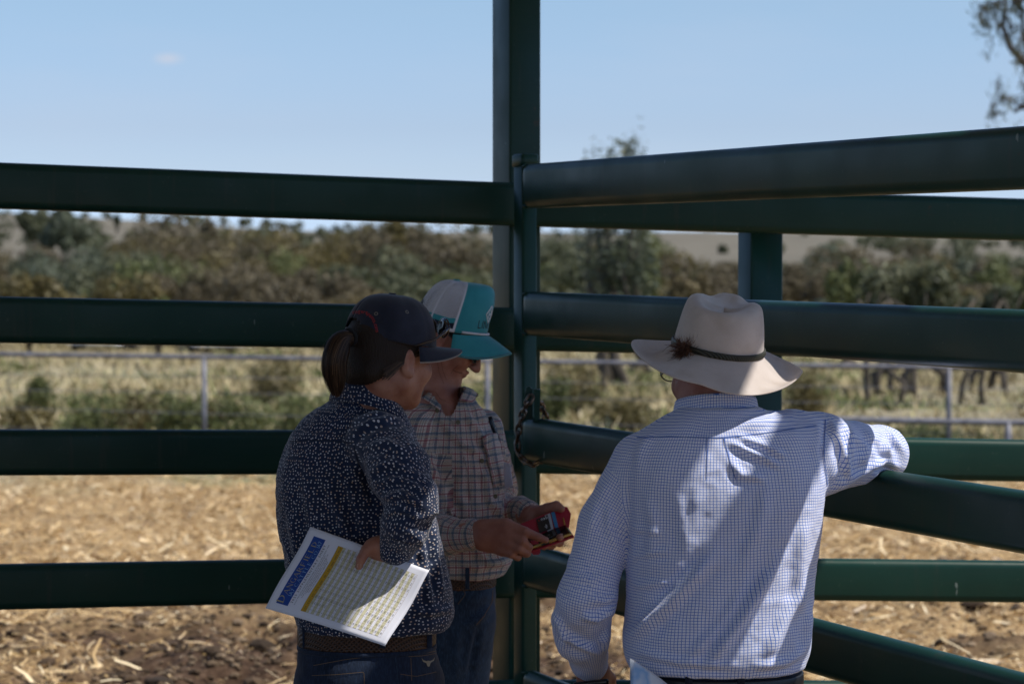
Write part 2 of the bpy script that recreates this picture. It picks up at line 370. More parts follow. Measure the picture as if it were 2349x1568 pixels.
g = NG(M_GROUND); v = g.coord()
at = g.n('Attribute', attribute_name='Col'); sep = g.n('SeparateColor'); g.l(at.outputs['Color'], sep.inputs[0])
straw = g.ramp(g.noise(g.coord(scale=(1, .8, 1)), 26, 5, .7), [(.3, (.12, .07, .033)), (.5, (.36, .235, .11)), (.7, (.58, .42, .21))])
soil = g.ramp(g.noise(v, 14, 6, .7), [(.3, (.025, .014, .008)), (.52, (.075, .044, .026)), (.75, (.20, .13, .08))])
field = g.ramp(g.noise(v, .55, 6, .65), [(.35, (.20, .17, .11)), (.5, (.30, .255, .16)), (.62, (.16, .17, .07)), (.75, (.33, .28, .19))])
hill = g.ramp(g.noise(g.coord(scale=(1, 1, 6)), .03, 7, .7), [(.3, (.12, .105, .075)), (.55, (.17, .15, .112)), (.75, (.105, .10, .065))])
c = g.mix(sep.outputs[0], straw, soil); c = g.mix(sep.outputs[1], c, field); c = g.mix(sep.outputs[2], c, hill); g.base(c)
g.bump(g.noise(v, 60, 5, .7), .5, .01)
col = np.stack((sm, np.clip((Y - 21 - vn(np.stack((X * .8, Y * .5, X * 0), -1)) * 1.5) / 2, 0, 1), np.clip((Y - 150) / 120, 0, 1)), -1).reshape(-1, 3)
props(mk('ground', V, F, M_GROUND, col=col), kind='structure')
def gz_(x, y): return terrain(x, y) + np.where((y > 8.5) & (y < 27), clods(x, y), 0)

def island_mat(name, stops, rough=.8, nscale=0, trans=0):
    m = mat(name, (.3, .3, .1), rough, spec=.25); g = NG(m); ge = g.n('NewGeometry'); r = ge.outputs['Random Per Island']
    g.base(g.ramp(r, stops)); 
    if trans: g.b.inputs['Transmission Weight'].default_value = 0
    return m
# loose straw, chaff and clods on the pen floor
def strips(n, pos, length, width, yawr, pitchsd, seed, curl=.2, up=.004):
    r = np.random.default_rng(seed); yaw = r.random(n) * np.pi * 2 if yawr is None else r.normal(yawr[0], yawr[1], n)
    L = length[0] * np.exp(r.normal(0, length[1], n)); W = width[0] * np.exp(r.normal(0, width[1], n)); pt = r.normal(0, pitchsd, n)
    d = np.stack((np.cos(yaw) * np.cos(pt), np.sin(yaw) * np.cos(pt), np.sin(pt)), -1); s = np.stack((-np.sin(yaw), np.cos(yaw), 0 * yaw), -1)
    roll = r.normal(0, .6, n)[:, None]; nn = np.cross(d, s); s2 = s * np.cos(roll) + nn * np.sin(roll)
    c = pos + np.stack((0 * L, 0 * L, up + r.random(n) * up * 3 + np.abs(np.sin(pt)) * L * .5), -1)
    bend = (r.normal(0, curl, n) * L)[:, None] * s + (r.random(n) * .1 * L)[:, None] * nn
    A = c - d * L[:, None] / 2; B = c + bend * .5; C = c + d * L[:, None] / 2; h = s2 * W[:, None] / 2
    V = np.stack((A - h, A + h, B - h, B + h, C - h * .8, C + h * .8), 1).reshape(-1, 3); k = np.arange(n)[:, None] * 6
    F = np.concatenate((k + np.array([0, 2, 3, 1]), k + np.array([2, 4, 5, 3]))); return V, F
r = np.random.default_rng(11); N = 190000
yy = 9.2 + (r.random(N) ** .8) * 14.5; xx = (r.random(N) - .5) * 2 * .235 * yy; keep = r.random(N) > soilmask(xx, yy) * .93 ; keep &= r.random(N) < np.clip(.72 + .55 * vn(np.stack((xx * 1.6, yy * 1.1, xx * 0), -1), 61) + .3 * vn(np.stack((xx * 5, yy * 4, xx * 0), -1), 62), .12, 1); keep &= r.random(N) < np.clip(1.2 - (yy - 9) / 40, .4, 1)
xx, yy = xx[keep], yy[keep]; pos = np.stack((xx, yy, gz_(xx, yy)), -1)
V1, F1 = strips(len(xx), pos, (.034, .5), (.0050, .45), None, .28, 3)
ix = r.random(len(xx)) < .07; V2, F2 = strips(ix.sum(), pos[ix], (.10, .4), (.011, .35), None, .3, 4)
M_STRAW = island_mat('straw', [(0, (.16, .085, .034)), (.3, (.40, .26, .105)), (.6, (.60, .405, .18)), (.85, (.76, .55, .28)), (1, (.95, .79, .50))], .45)
NG(M_STRAW).b.inputs['Specular IOR Level'].default_value = .5
props(mk('straw', np.concatenate((V1, V2)), np.concatenate((F1, F2 + len(V1))), M_STRAW, smooth=False), 'pale gold straw and chaff spread over the pen floor behind the rails', 'straw', kind='stuff')
# clods of dung and soil
n = 5200; yy = 9.2 + r.random(n * 3) * 7; xx = (r.random(n * 3) - .5) * 2 * .23 * yy; k = r.random(n * 3) < (.06 + soilmask(xx, yy)); xx, yy = xx[k][:n], yy[k][:n]; n = len(xx)
ico = np.array([(math.cos(t) * math.cos(p_), math.sin(t) * math.cos(p_), math.sin(p_)) for p_ in (-.9, 0, .7) for t in np.arange(6) * math.pi / 3 + p_] + [(0, 0, 1), (0, 0, -1)])
icf = []
for a in (0, 6):
    for j in range(6): icf += [(a + j, a + (j + 1) % 6, a + 6 + j), (a + (j + 1) % 6, a + 6 + (j + 1) % 6, a + 6 + j)]
icf += [(12 + j, 12 + (j + 1) % 6, 18) for j in range(6)] + [((j + 1) % 6, j, 19) for j in range(6)]; icf = np.array(icf)
sz = .009 * np.exp(r.normal(0, .5, n)); Vc = ico[None] * (1 + .45 * (r.random((n, 20, 1)) - .5)) * sz[:, None, None] * np.array((1.3, 1, .7)) + np.stack((xx, yy, gz_(xx, yy) + sz * .3), -1)[:, None]
M_CLOD = island_mat('clod', [(0, (.03, .02, .012)), (.6, (.10, .065, .038)), (1, (.26, .19, .12))], .95)
props(mk('soil_clods', Vc.reshape(-1, 3), (icf[None] + np.arange(n)[:, None, None] * 20).reshape(-1, 3), M_CLOD, smooth=False), 'dark crumbled soil and dung clods lying among the straw', 'soil', kind='stuff')
# paddock grass
def tufts(n, xr, yr, hgt, wdt, seed, dens=None):
    r = np.random.default_rng(seed); y = yr[0] + (yr[1] - yr[0]) * r.random(n) ** 1.3; x = (r.random(n) * 2 - 1) * xr * y
    if dens is not None: k = r.random(n) < dens(x, y); x, y = x[k], y[k]; n = len(x)
    h = hgt * np.exp(r.normal(0, .35, n)) * (.65 + .5 * (vn(np.stack((x * .4, y * .25, x * 0), -1), 3) + .6)); wd = wdt * (1 + y / 60) * np.exp(r.normal(0, .3, n)); a = r.random(n) * np.pi
    z = gz_(x, y) - .02; l = r.normal(0, .75, (n, 2)) * h[:, None]
    b = np.stack((x, y, z), -1); s = np.stack((np.cos(a), np.sin(a), 0 * a), -1) * wd[:, None] / 2; t = b + np.stack((l[:, 0], l[:, 1], h), -1)
    V = np.stack((b - s, b + s, t + s * .3, t - s * .3), 1).reshape(-1, 3); return V, np.arange(n * 4).reshape(-1, 4)
V, F = tufts(110000, .25, (23.5, 110), .13, .03, 5, lambda x, y: np.clip(.7 + 1.1 * vn(np.stack((x * .55, y * .2, x * 0), -1), 12), .1, 1))
M_DRY = island_mat('dry_grass', [(0, (.20, .155, .075)), (.3, (.37, .29, .15)), (.6, (.50, .41, .24)), (.8, (.33, .29, .12)), (1, (.60, .50, .33))], .7)
props(mk('dry_grass', V, F, M_DRY, smooth=False), 'tall dry straw coloured grass covering the paddock beyond the pipe fence', 'grass', kind='stuff')
gd = lambda x, y: np.clip(vn(np.stack((x * .42, y * .16, x * 0), -1), 44) * 3.2 - .1 + (30 - y) * .03, 0, 1)
V, F = tufts(90000, .25, (23.5, 70), .11, .035, 6, gd)
M_GRN = island_mat('green_grass', [(0, (.05, .065, .02)), (.4, (.11, .13, .04)), (.8, (.19, .21, .07)), (1, (.27, .27, .11))], .7)
props(mk('green_grass', V, F, M_GRN, smooth=False), 'low green and olive herbage growing in patches through the paddock', 'grass', kind='stuff')

# ---------------------------------------------------------------- trees and bushes
M_BARK = mat('bark', (.08, .06, .045), .95); g = NG(M_BARK); g.base(g.ramp(g.noise(g.coord(scale=(1, 1, .25)), 9, 5), [(.35, (.035, .027, .02)), (.65, (.15, .12, .09))])); g.bump(g.noise(g.coord(scale=(1, 1, .2)), 20, 4), .6, .02)
def leaf_mat(name, stops):
    m = mat(name, (.1, .1, .05), .55, spec=.35); g = NG(m); ge = g.n('NewGeometry'); c = g.ramp(g.math('MULTIPLY_ADD', ge.outputs['Random Per Island'], .6, .18), stops)
    v = g.coord('Object'); nn = g.noise(v, .9, 3); c2 = g.mix(g.ramp(nn, [(.35, 0), (.65, 1)]), c, g.mix(.5, c, stops[-1][1])); g.base(c2)
    tr = g.n('BsdfTranslucent'); g.l(c2, tr.inputs[0]); mx = g.n('MixShader'); mx.inputs[0].default_value = .25
    o = [n for n in m.node_tree.nodes if n.type == 'OUTPUT_MATERIAL'][0]; g.l(g.b.outputs[0], mx.inputs[1]); g.l(tr.outputs[0], mx.inputs[2]); g.l(mx.outputs[0], o.inputs[0]); return m
L_OLIVE = leaf_mat('leaf_olive', [(0, (.034, .028, .010)), (.5, (.10, .082, .028)), (1, (.21, .165, .058))])
L_BROWN = leaf_mat('leaf_brown', [(0, (.034, .027, .014)), (.5, (.088, .070, .036)), (1, (.175, .140, .075))])
L_RUSSET = leaf_mat('leaf_russet', [(0, (.04, .030, .014)), (.5, (.105, .080, .033)), (1, (.19, .148, .066))])
L_GREY = leaf_mat('leaf_grey_green', [(0, (.034, .042, .024)), (.5, (.085, .10, .06)), (1, (.18, .20, .13))])
L_GREEN = leaf_mat('leaf_green', [(0, (.034, .042, .014)), (.5, (.085, .10, .03)), (1, (.19, .20, .075))])
L_DARK = leaf_mat('leaf_dark', [(0, (.02, .026, .012)), (.5, (.06, .07, .03)), (1, (.17, .17, .09))])
def crown_arrays(seed, nclump, per, leaf, rad=(1, 1, 1), shell=.55, flat=0, csize=.16, droop=0):
    r = np.random.default_rng(seed); d = r.normal(size=(nclump, 3)); d /= np.linalg.norm(d, axis=1)[:, None]; q = (shell + (1 - shell) * r.random(nclump)) ** .8
    lob = 1 + .28 * vn(d * 2.2 + seed, seed)
    c = d * (q * lob)[:, None] * np.array(rad); c[:, 2] = np.where(c[:, 2] < -.55 * rad[2], c[:, 2] * .6, c[:, 2])
    p = np.repeat(c, per, 0) + r.normal(size=(nclump * per, 3)) * csize * np.array(rad) * np.repeat(.6 + .8 * r.random(nclump), per)[:, None]
    p[:, 2] -= droop * r.random(len(p))
    n = len(p); a = r.normal(size=(n, 3)); a[:, 2] *= .6; a /= np.linalg.norm(a, axis=1)[:, None]; b = np.cross(a, r.normal(size=(n, 3))); b /= np.linalg.norm(b, axis=1)[:, None]
    L = leaf * np.exp(r.normal(0, .35, n))[:, None]
    V = np.stack((p - a * L, p + b * L * .42, p + a * L, p - b * L * .42), 1); return V, c
def lobed(seed, nl, n, leaf, rad, lobe=.42, thick=.10, jit=.55):
    # a crown of rounded foliage clumps: leaves lie in a shell round each clump, facing outward with scatter
    r = np.random.default_rng(seed); d = r.normal(size=(nl, 3)); d[:, 2] = np.abs(d[:, 2]) * .9 - .25; d /= np.linalg.norm(d, axis=1)[:, None]; c = d * (.55 + .25 * r.random((nl, 1))); c[0] = (0, 0, .1); ls = lobe * (.65 + .6 * r.random(nl)); ls[0] *= 1.3
    k = r.choice(nl, n, p=ls ** 2 / (ls ** 2).sum()); q = r.normal(size=(n, 3)); q /= np.linalg.norm(q, axis=1)[:, None]; rr_ = ls[k] * (1 - np.abs(r.normal(0, thick * 2.2, n))) * (1 + .22 * vn(q * 2.6 + k[:, None] * 3.1, seed % 97)); p = (c[k] + q * rr_[:, None]) * np.array(rad)
    nn_ = q + r.normal(size=(n, 3)) * jit; nn_ /= np.linalg.norm(nn_, axis=1)[:, None]; a = np.cross(nn_, r.normal(size=(n, 3))); a /= np.linalg.norm(a, axis=1)[:, None]; b = np.cross(nn_, a); L = leaf * np.exp(r.normal(0, .35, n))[:, None]
    return np.stack((p - a * L, p + b * L * .5, p + a * L, p - b * L * .5), 1), c * np.array(rad)
def tree(name, x, y, h, w, leafmat, label, cat, group, seed, leaf=.07, nclump=110, per=26, base=None, trunk_h=.35, lean=0, parts=True, trunks=1, depth=None, sparse=False):
    z0 = float(gz_(np.array(x), np.array(y))) if base is None else base
    o = root(name, (x, y, z0), label, cat, group); rz = h * (1 - trunk_h) / 2; cz = h - rz * .95
    V, c = (crown_arrays(seed, nclump, per, leaf, (w / 2, (depth or w) / 2, rz), csize=.12) if sparse else lobed(seed, 9, int(nclump * per * .9), leaf, (w / 2 * .82, (depth or w) / 2 * .82, rz * .92), jit=.6)); V = V + np.array((lean * .5, 0, cz))
    V = V.reshape(-1, 3) + np.array((x, y, z0)); me = arr_mesh('crown', V, np.arange(len(V)).reshape(-1, 4), leafmat, smooth=False); link('crown', me, o)
    r = np.random.default_rng(seed + 1); m = MB(); tr = .022 * h + .02
    for k in range(trunks):
        bx = x + (k - (trunks - 1) / 2) * w * .22; by = y + r.normal(0, .1) * w; tz = h * trunk_h * (1.15 + .3 * r.random())
        pt = [np.array((bx, by, z0 - .1)), np.array((bx + r.normal(0, .04) * h, by, z0 + tz * .5)), np.array((x + lean * .3 + r.normal(0, .05) * w, y, z0 + tz))]; m.tube(pt, [tr * 1.2, tr, tr * .75], 8)
        for q in r.choice(len(c), min(7, len(c)), replace=False):
            e = c[q] * .85 + np.array((x + lean * .5, y, z0 + cz)); mid = (pt[-1] + e) / 2 + r.normal(0, .05, 3) * h; m.tube([pt[-1] - (0, 0, tz * .1), mid, e], [tr * .6, tr * .35, tr * .1], 5)
    m.build('trunk', M_BARK, o); return o
def at(px, d): return (px - 1174.5) / FPX * d
def tree_px(name, px, ytop, d, wpx, *a, **k):
    x = at(px, d); z0 = float(gz_(np.array(x), np.array(float(d)))); zt = P(px, ytop, d)[2]
    return tree(name, x, d, zt - z0, wpx / FPX * d, *a, base=z0, **k)
# the woodland belt: one mass of scrub crowns
r = np.random.default_rng(23); VV = []; FF = []; MI = []; nb = 0; k = 0
mats_w = [L_OLIVE, L_BROWN, L_RUSSET, L_GREY, L_GREEN, L_DARK]
def band_top(px): return np.interp(px, [-300, 0, 120, 230, 300, 480, 640, 800, 900, 1050, 1150, 1300, 1500, 1640, 1800, 1880, 2350, 2900], [580, 580, 575, 560, 548, 520, 560, 552, 522, 552, 545, 545, 560, 612, 620, 575, 590, 590])
TB = MB()
for row, (d, cnt, up) in enumerate(((150, 36, 0), (128, 32, 8), (108, 30, 28), (92, 28, 60), (80, 30, 108))):
    for j in range(cnt):
        px = -200 + 2750 * (j + r.random() * .9) / cnt
        if d < 100 and 1640 < px < 1880: continue
        yt = band_top(px) - 24 + up + r.normal(0, 13) + 10 * abs(math.sin(px * .013 + row)); x = at(px, d); yv = d + r.normal(0, 3); z0 = float(terrain(np.array(x), np.array(yv))); zt = P(px, yt, d)[2]
        h = max(zt - z0, 1.2); wd = max(h * r.uniform(.75, 1.15), 2.6); rz = h * .47
        Vc, _ = lobed(1000 + k, 10, 2600, .085 + .02 * (row < 2), (wd * .55, wd * .5, rz), lobe=.44); Vc = Vc + np.array((x, yv, z0 + h - rz))
        VV.append(Vc.reshape(-1, 3)); n = Vc.shape[0]; hue = vn(np.array([[px / 170, row * .7, 3.3]]), 77)[0] + r.normal(0, .35)
        mi = 1 if hue < -.25 else 0 if hue < .22 else 2 if hue < .36 else 4 if hue < .5 else 3 if hue < .7 else 5
        MI.append(np.full(n, mi)); k += 1
        for q in range(2): bx = x + r.normal(0, .3) * wd * .5; TB.tube([(bx, yv, z0 - .2), (bx + r.normal(0, .2), yv, z0 + h * .3), (x + r.normal(0, .5), yv, z0 + h * .7)], [.10, .08, .03], 5)
V = np.concatenate(VV); MI = np.concatenate(MI); nq = len(V) // 4
tv = np.concatenate(TB.v); tf = np.array([f for f in TB.f if len(f) == 4]) + len(V)
props(mk('woodland', np.concatenate((V, tv)), np.concatenate((np.arange(nq * 4).reshape(-1, 4), tf)), mats_w + [M_BARK], smooth=False, midx=np.concatenate((MI, np.full(len(tf), 6)))), 'dense belt of brown and olive scrub woodland across the middle distance', 'woodland', kind='stuff')
GT = 'trees on the far side of the paddock'
T = [('tree', 150, 484, 230, 150, L_GREY, 'pale grey green tree on the far hill, seen under the top rail at far left', 260, 20),
     ('tree', 78, 482, 330, 110, L_DARK, 'dark spreading tree on the skyline left of the pale grey green one', 240, 24),
     ('tree', 1420, 338, 44, 175, L_GREY, 'tall sparse grey green tree whose tip shows above the gate top rail', 150, 30),
     ('tree', 1470, 495, 52, 150, L_GREEN, 'mid green tree close right of the tall sparse one behind the gate', 130, 26),
     ('tree', 2090, 548, 42, 310, L_DARK, 'large dark bushy tree right of the short fence post', 210, 30),
     ('tree', 1945, 552, 56, 150, L_GREEN, 'lighter green tree left of the large dark bushy tree', 130, 24),
     ('tree', 2270, 620, 45, 160, L_DARK, 'lower dark green tree right of the large dark bushy tree', 120, 24),
     ('tree', 2380, 598, 60, 120, L_GREEN, 'bright green tree cut by the right edge of the frame between the rails', 100, 24),
     ('tree', 480, 503, 118, 150, L_BROWN, 'tall dark brown tree rising highest from the woodland at left of centre', 130, 26),
     ('tree', 905, 512, 122, 120, L_OLIVE, 'dark olive tree rising above the woodland left of the tall post', 120, 26),
     ('tree', 70, 622, 70, 185, L_OLIVE, 'rounded yellow olive tree standing low in front at the far left', 130, 26),
     ('tree', 362, 668, 66, 60, L_GREEN, 'small pale green sapling poking above the second rail at left', 60, 22),
     ('tree', 1590, 610, 62, 130, L_RUSSET, 'russet brown tree left of the short fence post', 110, 26),
     ('tree', 1660, 566, 420, 26, L_DARK, 'lone small dark tree on the bare hillside left of the short post', 50, 20),
     ('tree', 270, 489, 500, 16, L_DARK, 'tiny lone tree on the skyline under the top rail at left', 40, 18),
     ('tree', 600, 512, 170, 130, L_GREY, 'greyish open tree behind the woodland left of centre', 110, 24)]
for i, (nm, px, yt, d, wpx, lm, lab, nc, per) in enumerate(T):
    tree_px(nm, px, yt, d, wpx, lm, lab, 'tree', GT, 300 + i * 7, leaf=max(.05, min(.3, d * .0011)), nclump=nc, per=per, trunk_h=.2 if i in (2, 4, 6) else .06, sparse=(i == 2), trunks=3 if i in (4, 6) else (2 if i in (2, 3, 5) else 1), depth=wpx / FPX * d * .8)
# thin dark saplings under the right hand trees
SAP = [(1988, 840, 905), (2010, 838, 918), (2040, 836, 922), (2058, 836, 935), (2100, 838, 915), (2165, 838, 922), (2200, 842, 900), (1384, 838, 880), (1395, 838, 872), (2255, 846, 905), (2310, 850, 910)]
SAPL = ['leftmost thin trunk of the thicket right of the hat', 'second thin trunk from the left in the thicket right of the hat', 'dark thick trunk in the middle of the thicket left of the pipe post', 'dark trunk reaching lowest in the thicket left of the pipe post', 'slender trunk between the dark thick trunks and the pipe post', 'trunk just left of the right hand pipe post', 'trunk just right of the right hand pipe post', 'left one of two trunks under the tall sparse tree behind the gate', 'right one of two trunks under the tall sparse tree behind the gate', 'trunk halfway between the pipe post and the right edge', 'rightmost dark trunk of the thicket near the right edge']
for i, (px, y0, y1) in enumerate(SAP):
    d = 38 + (i % 3) * 2; x = at(px, d); b = P(px, y1, d); b[2] = float(gz_(np.array(x), np.array(float(d)))) ; m = MB(); q = b.copy()
    o = root('bare_tree', tuple(b), SAPL[i], 'tree', 'dark trunks in the thicket'); rr = np.random.default_rng(i)
    pts = [b - (0, 0, .2)]; 
    for s in range(1, 6): pts.append(b + np.array((rr.normal(0, .05) * s, 0, s * .33)))
    m.tube(pts, [.055, .05, .045, .04, .03, .02], 7)
    for s in (2, 3, 4): m.tube([pts[s], pts[s] + np.array((rr.normal(0, .25), 0, .45))], [.02, .008], 5)
    m.build('trunk', M_BARK, o)
# bushes in the paddock
BU = [(88, 862, 905, 34, 62, L_GREEN, 'round bright green bush low in the paddock at far left'), (630, 808, 880, 36, 120, L_OLIVE, 'dark based olive bush right of the pipe fence post'), (215, 905, 985, 28, 150, L_GREEN, 'green herb bush behind the third rail, left of the pipe post'),
      (330, 895, 985, 27, 150, L_OLIVE, 'olive weed bush directly left of the pipe fence post'), (410, 905, 985, 26, 110, L_GREEN, 'leafy green weed at the foot of the pipe fence post'), (560, 915, 985, 26, 130, L_GREEN, 'green weed bush right of the pipe fence post behind the third rail'),
      (690, 900, 985, 27, 120, L_GREEN, 'bright green weed left of the navy shirt shoulder'), (1320, 818, 872, 34, 130, L_OLIVE, 'wide olive bush seen right of the gate stile'), (1268, 868, 905, 31, 70, L_GREEN, 'small yellow green bush beside the chain'),
      (1430, 900, 975, 28, 130, L_OLIVE, 'low olive bush left of the hat brim under the rail'), (1852, 845, 915, 33, 110, L_OLIVE, 'dark olive bush right of the hat brim'), (2120, 990, 1010, 25, 190, L_GREEN, 'low green growth beyond the elbow at right'), (60, 925, 985, 27, 120, L_OLIVE, 'olive weed clump at the far left above the third rail'), (480, 925, 985, 30, 80, L_OLIVE, 'dull green clump just behind the pipe fence post')]
for i, (px, yt, yb, d, wpx, lm, lab) in enumerate(BU):
    x = at(px, d); z0 = float(gz_(np.array(x), np.array(float(d)))); zt = P(px, yt, d)[2]
    h = max(zt - z0, .35); o = root('bush', (x, d, z0), lab, 'bush', 'bushes in the paddock'); wd = wpx / FPX * d
    V, c = crown_arrays(700 + i, 70, 26, .028, (wd / 2, wd / 2, h * .5), csize=.2, shell=.4); V = V.reshape(-1, 3) + np.array((x, d, z0 + h * .5))
    link('foliage', arr_mesh('foliage', V, np.arange(len(V)).reshape(-1, 4), lm, smooth=False), o); m = MB(); rr = np.random.default_rng(i)
    for q in range(6): e = c[rr.integers(len(c))] * .7 + np.array((x, d, z0 + h * .5)); m.tube([(x, d, z0 - .05), e], [.012, .004], 5)
    m.build('stem', M_BARK, o)
# low scrub dotted over the far hillsides
r = np.random.default_rng(77); VV = []
for k in range(260):
    px = r.uniform(-200, 2600); d = r.uniform(300, 690); 
    if 1150 < px < 1950 and r.random() < .8: continue
    x = at(px, d); z0 = float(terrain(np.array(x), np.array(float(d)))); h = r.uniform(1.6, 4.2); wd = h * r.uniform(.8, 1.6); Vc, _ = lobed(4000 + k, 5, 150, .34, (wd * .5, wd * .5, h * .5), lobe=.5); VV.append((Vc + np.array((x, d, z0 + h * .42))).reshape(-1, 3))
V = np.concatenate(VV); props(mk('hill_scrub', V, np.arange(len(V)).reshape(-1, 4), L_DARK, smooth=False), 'sparse dark scrub dotted over the far dry hillsides', 'scrub', kind='stuff')
# overhanging gum tree at the right edge
gum = root('gum_tree', (7.6, 27, -.4), 'dark eucalypt whose twigs and hanging leaves reach in at the top right corner', 'tree')
m = MB(); base = np.array((7.6, 27, -.45)); fk = np.array((7.3, 27, 3.4)); m.tube([base, (7.5, 27, 1.6), fk], [.24, .2, .17], 10)
B1 = [fk, P(2420, 230, 27), P(2349, 142, 27), P(2318, 110, 27), P(2300, 60, 27), P(2308, 10, 27), P(2290, -80, 27)]
B2 = [fk, P(2420, 420, 26.6), P(2360, 390, 26.8), P(2330, 412, 27)]
B3 = [P(2400, 200, 27), P(2349, 90, 27.2), P(2345, 40, 27), P(2335, -40, 27)]
B4 = [fk, P(2520, -100, 27), P(2600, -500, 27)]
m.tube(B1, [.15, .07, .05, .035, .028, .02, .012], 8); m.tube(B2[:3] + [P(2325, 398, 27)], [.1, .05, .035, .015], 8); m.tube(B3, [.05, .03, .02, .01], 6); m.tube(B4, [.15, .12, .06], 8)
rr = np.random.default_rng(5); CL = []
def twigs(px, py, n, sx, sy, leafn=10):
    for k in range(n):
        e = (px + rr.normal(0, sx), py + rr.normal(0, sy)); a = P(px + rr.normal(0, sx * .3), py + rr.normal(0, sy * .3), 27 + rr.normal(0, .1)); b = P(*e, 27 + rr.normal(0, .25)); m.tube([a, (a + b) / 2 + rr.normal(0, .03, 3), b], [.008, .006, .003], 4)
        for q in range(leafn): CL.append(b + rr.normal(0, .05, 3) + (b - a) * rr.random() * -.5 - np.array((0, 0, rr.random() * .16)))
for px, py, n, sx, sy in ((2262, 20, 16, 14, 10), (2290, 8, 18, 16, 10), (2330, 5, 20, 16, 12), (2250, 42, 6, 8, 6), (2318, 60, 10, 10, 18), (2345, 90, 12, 8, 28), (2292, 60, 5, 7, 14), (2270, 95, 3, 6, 20), (2340, 120, 6, 4, 30), (2345, 190, 5, 5, 14), (2300, 225, 8, 14, 7), (2288, 205, 6, 8, 12), (2320, 228, 6, 12, 6), (2275, 240, 4, 8, 6), (2285, 262, 3, 8, 10), (2400, -60, 60, 60, 60, ), (2450, 150, 60, 40, 90), (2500, -250, 70, 120, 100)): twigs(px, py, n, sx, sy, 4)
a = P(2325, 398, 27); m.tube([P(2349, 248 - 0, 27) + (.3, 0, .02), P(2342, 245, 27), P(2326, 258, 27)], [.045, .035, .012], 7)
m.tube([P(2349, 248, 27) + (.3, 0, .02), P(2480, 330, 27), fk], [.045, .08, .1], 7)
m.build('trunk', M_BARK, gum); CL = np.array(CL); n = len(CL); a = rr.normal(size=(n, 3)) * (.5, .5, 1); a /= np.linalg.norm(a, axis=1)[:, None]; b = np.cross(a, rr.normal(size=(n, 3))); b /= np.linalg.norm(b, axis=1)[:, None]
V = np.stack((CL - a * .05, CL + b * .011, CL + a * .05, CL - b * .011), 1).reshape(-1, 3); mk('crown', V, np.arange(len(V)).reshape(-1, 4), L_DARK, gum, smooth=False)

# ---------------------------------------------------------------- galvanised pipe fence
M_GALV = mat('galvanised_pipe', (.2, .2, .21), .55, .3); g = NG(M_GALV); g.base(g.ramp(g.noise(g.coord(), 9, 4), [(.35, (.10, .10, .12)), (.7, (.22, .22, .24))]))
pf = root('pipe_fence', (0, 24, -.4), 'grey galvanised pipe and wire fence crossing the paddock behind the yard', 'fence')
def pipe(a, b, r_, name='pipe_rail'):
    m = MB(); m.tube([a + (b - a) * t for t in np.linspace(0, 1, 6)], r_, 12); return m.build(name, M_GALV, pf)
a = P(0, 812, 24); b = P(2349, 845, 24); pipe(ext(b, a, 1.5), ext(a, b, 1.5), .023)
pipe(P(1700, 958, 24), P(2900, 979, 24), .032)
for px, yt, w_ in ((-460, 806, .025), (468, 819, .025), (1118, 828, .025), (2177, 842, .026), (3050, 856, .026)):
    t = P(px, yt, 24); zb = float(gz_(np.array(t[0]), np.array(24.))) - .1; m = MB(); m.tube([(t[0], 24.0, zb), (t[0], 24.0, t[2])], w_, 12); m.build('pipe_post', M_GALV, pf)
t = P(2313, 968, 24); zb = float(gz_(np.array(t[0]), np.array(24.))) - .1; m = MB(); m.tube([(t[0], 24, zb), (t[0], 24, t[2])], .034, 12); m.build('pipe_post', M_GALV, pf)
t = P(1700, 958, 24); m = MB(); m.tube([(t[0], 24, zb), (t[0], 24, t[2])], .034, 12); m.build('pipe_post', M_GALV, pf)
for y0, y1 in ((857, 893), (893, 930), (935, 1000), (980, 1040)):
    a = P(0, y0, 24); b = P(2349, y1, 24); pipe(ext(b, a, 1.5), ext(a, b, 1.5), .0035, 'wire')
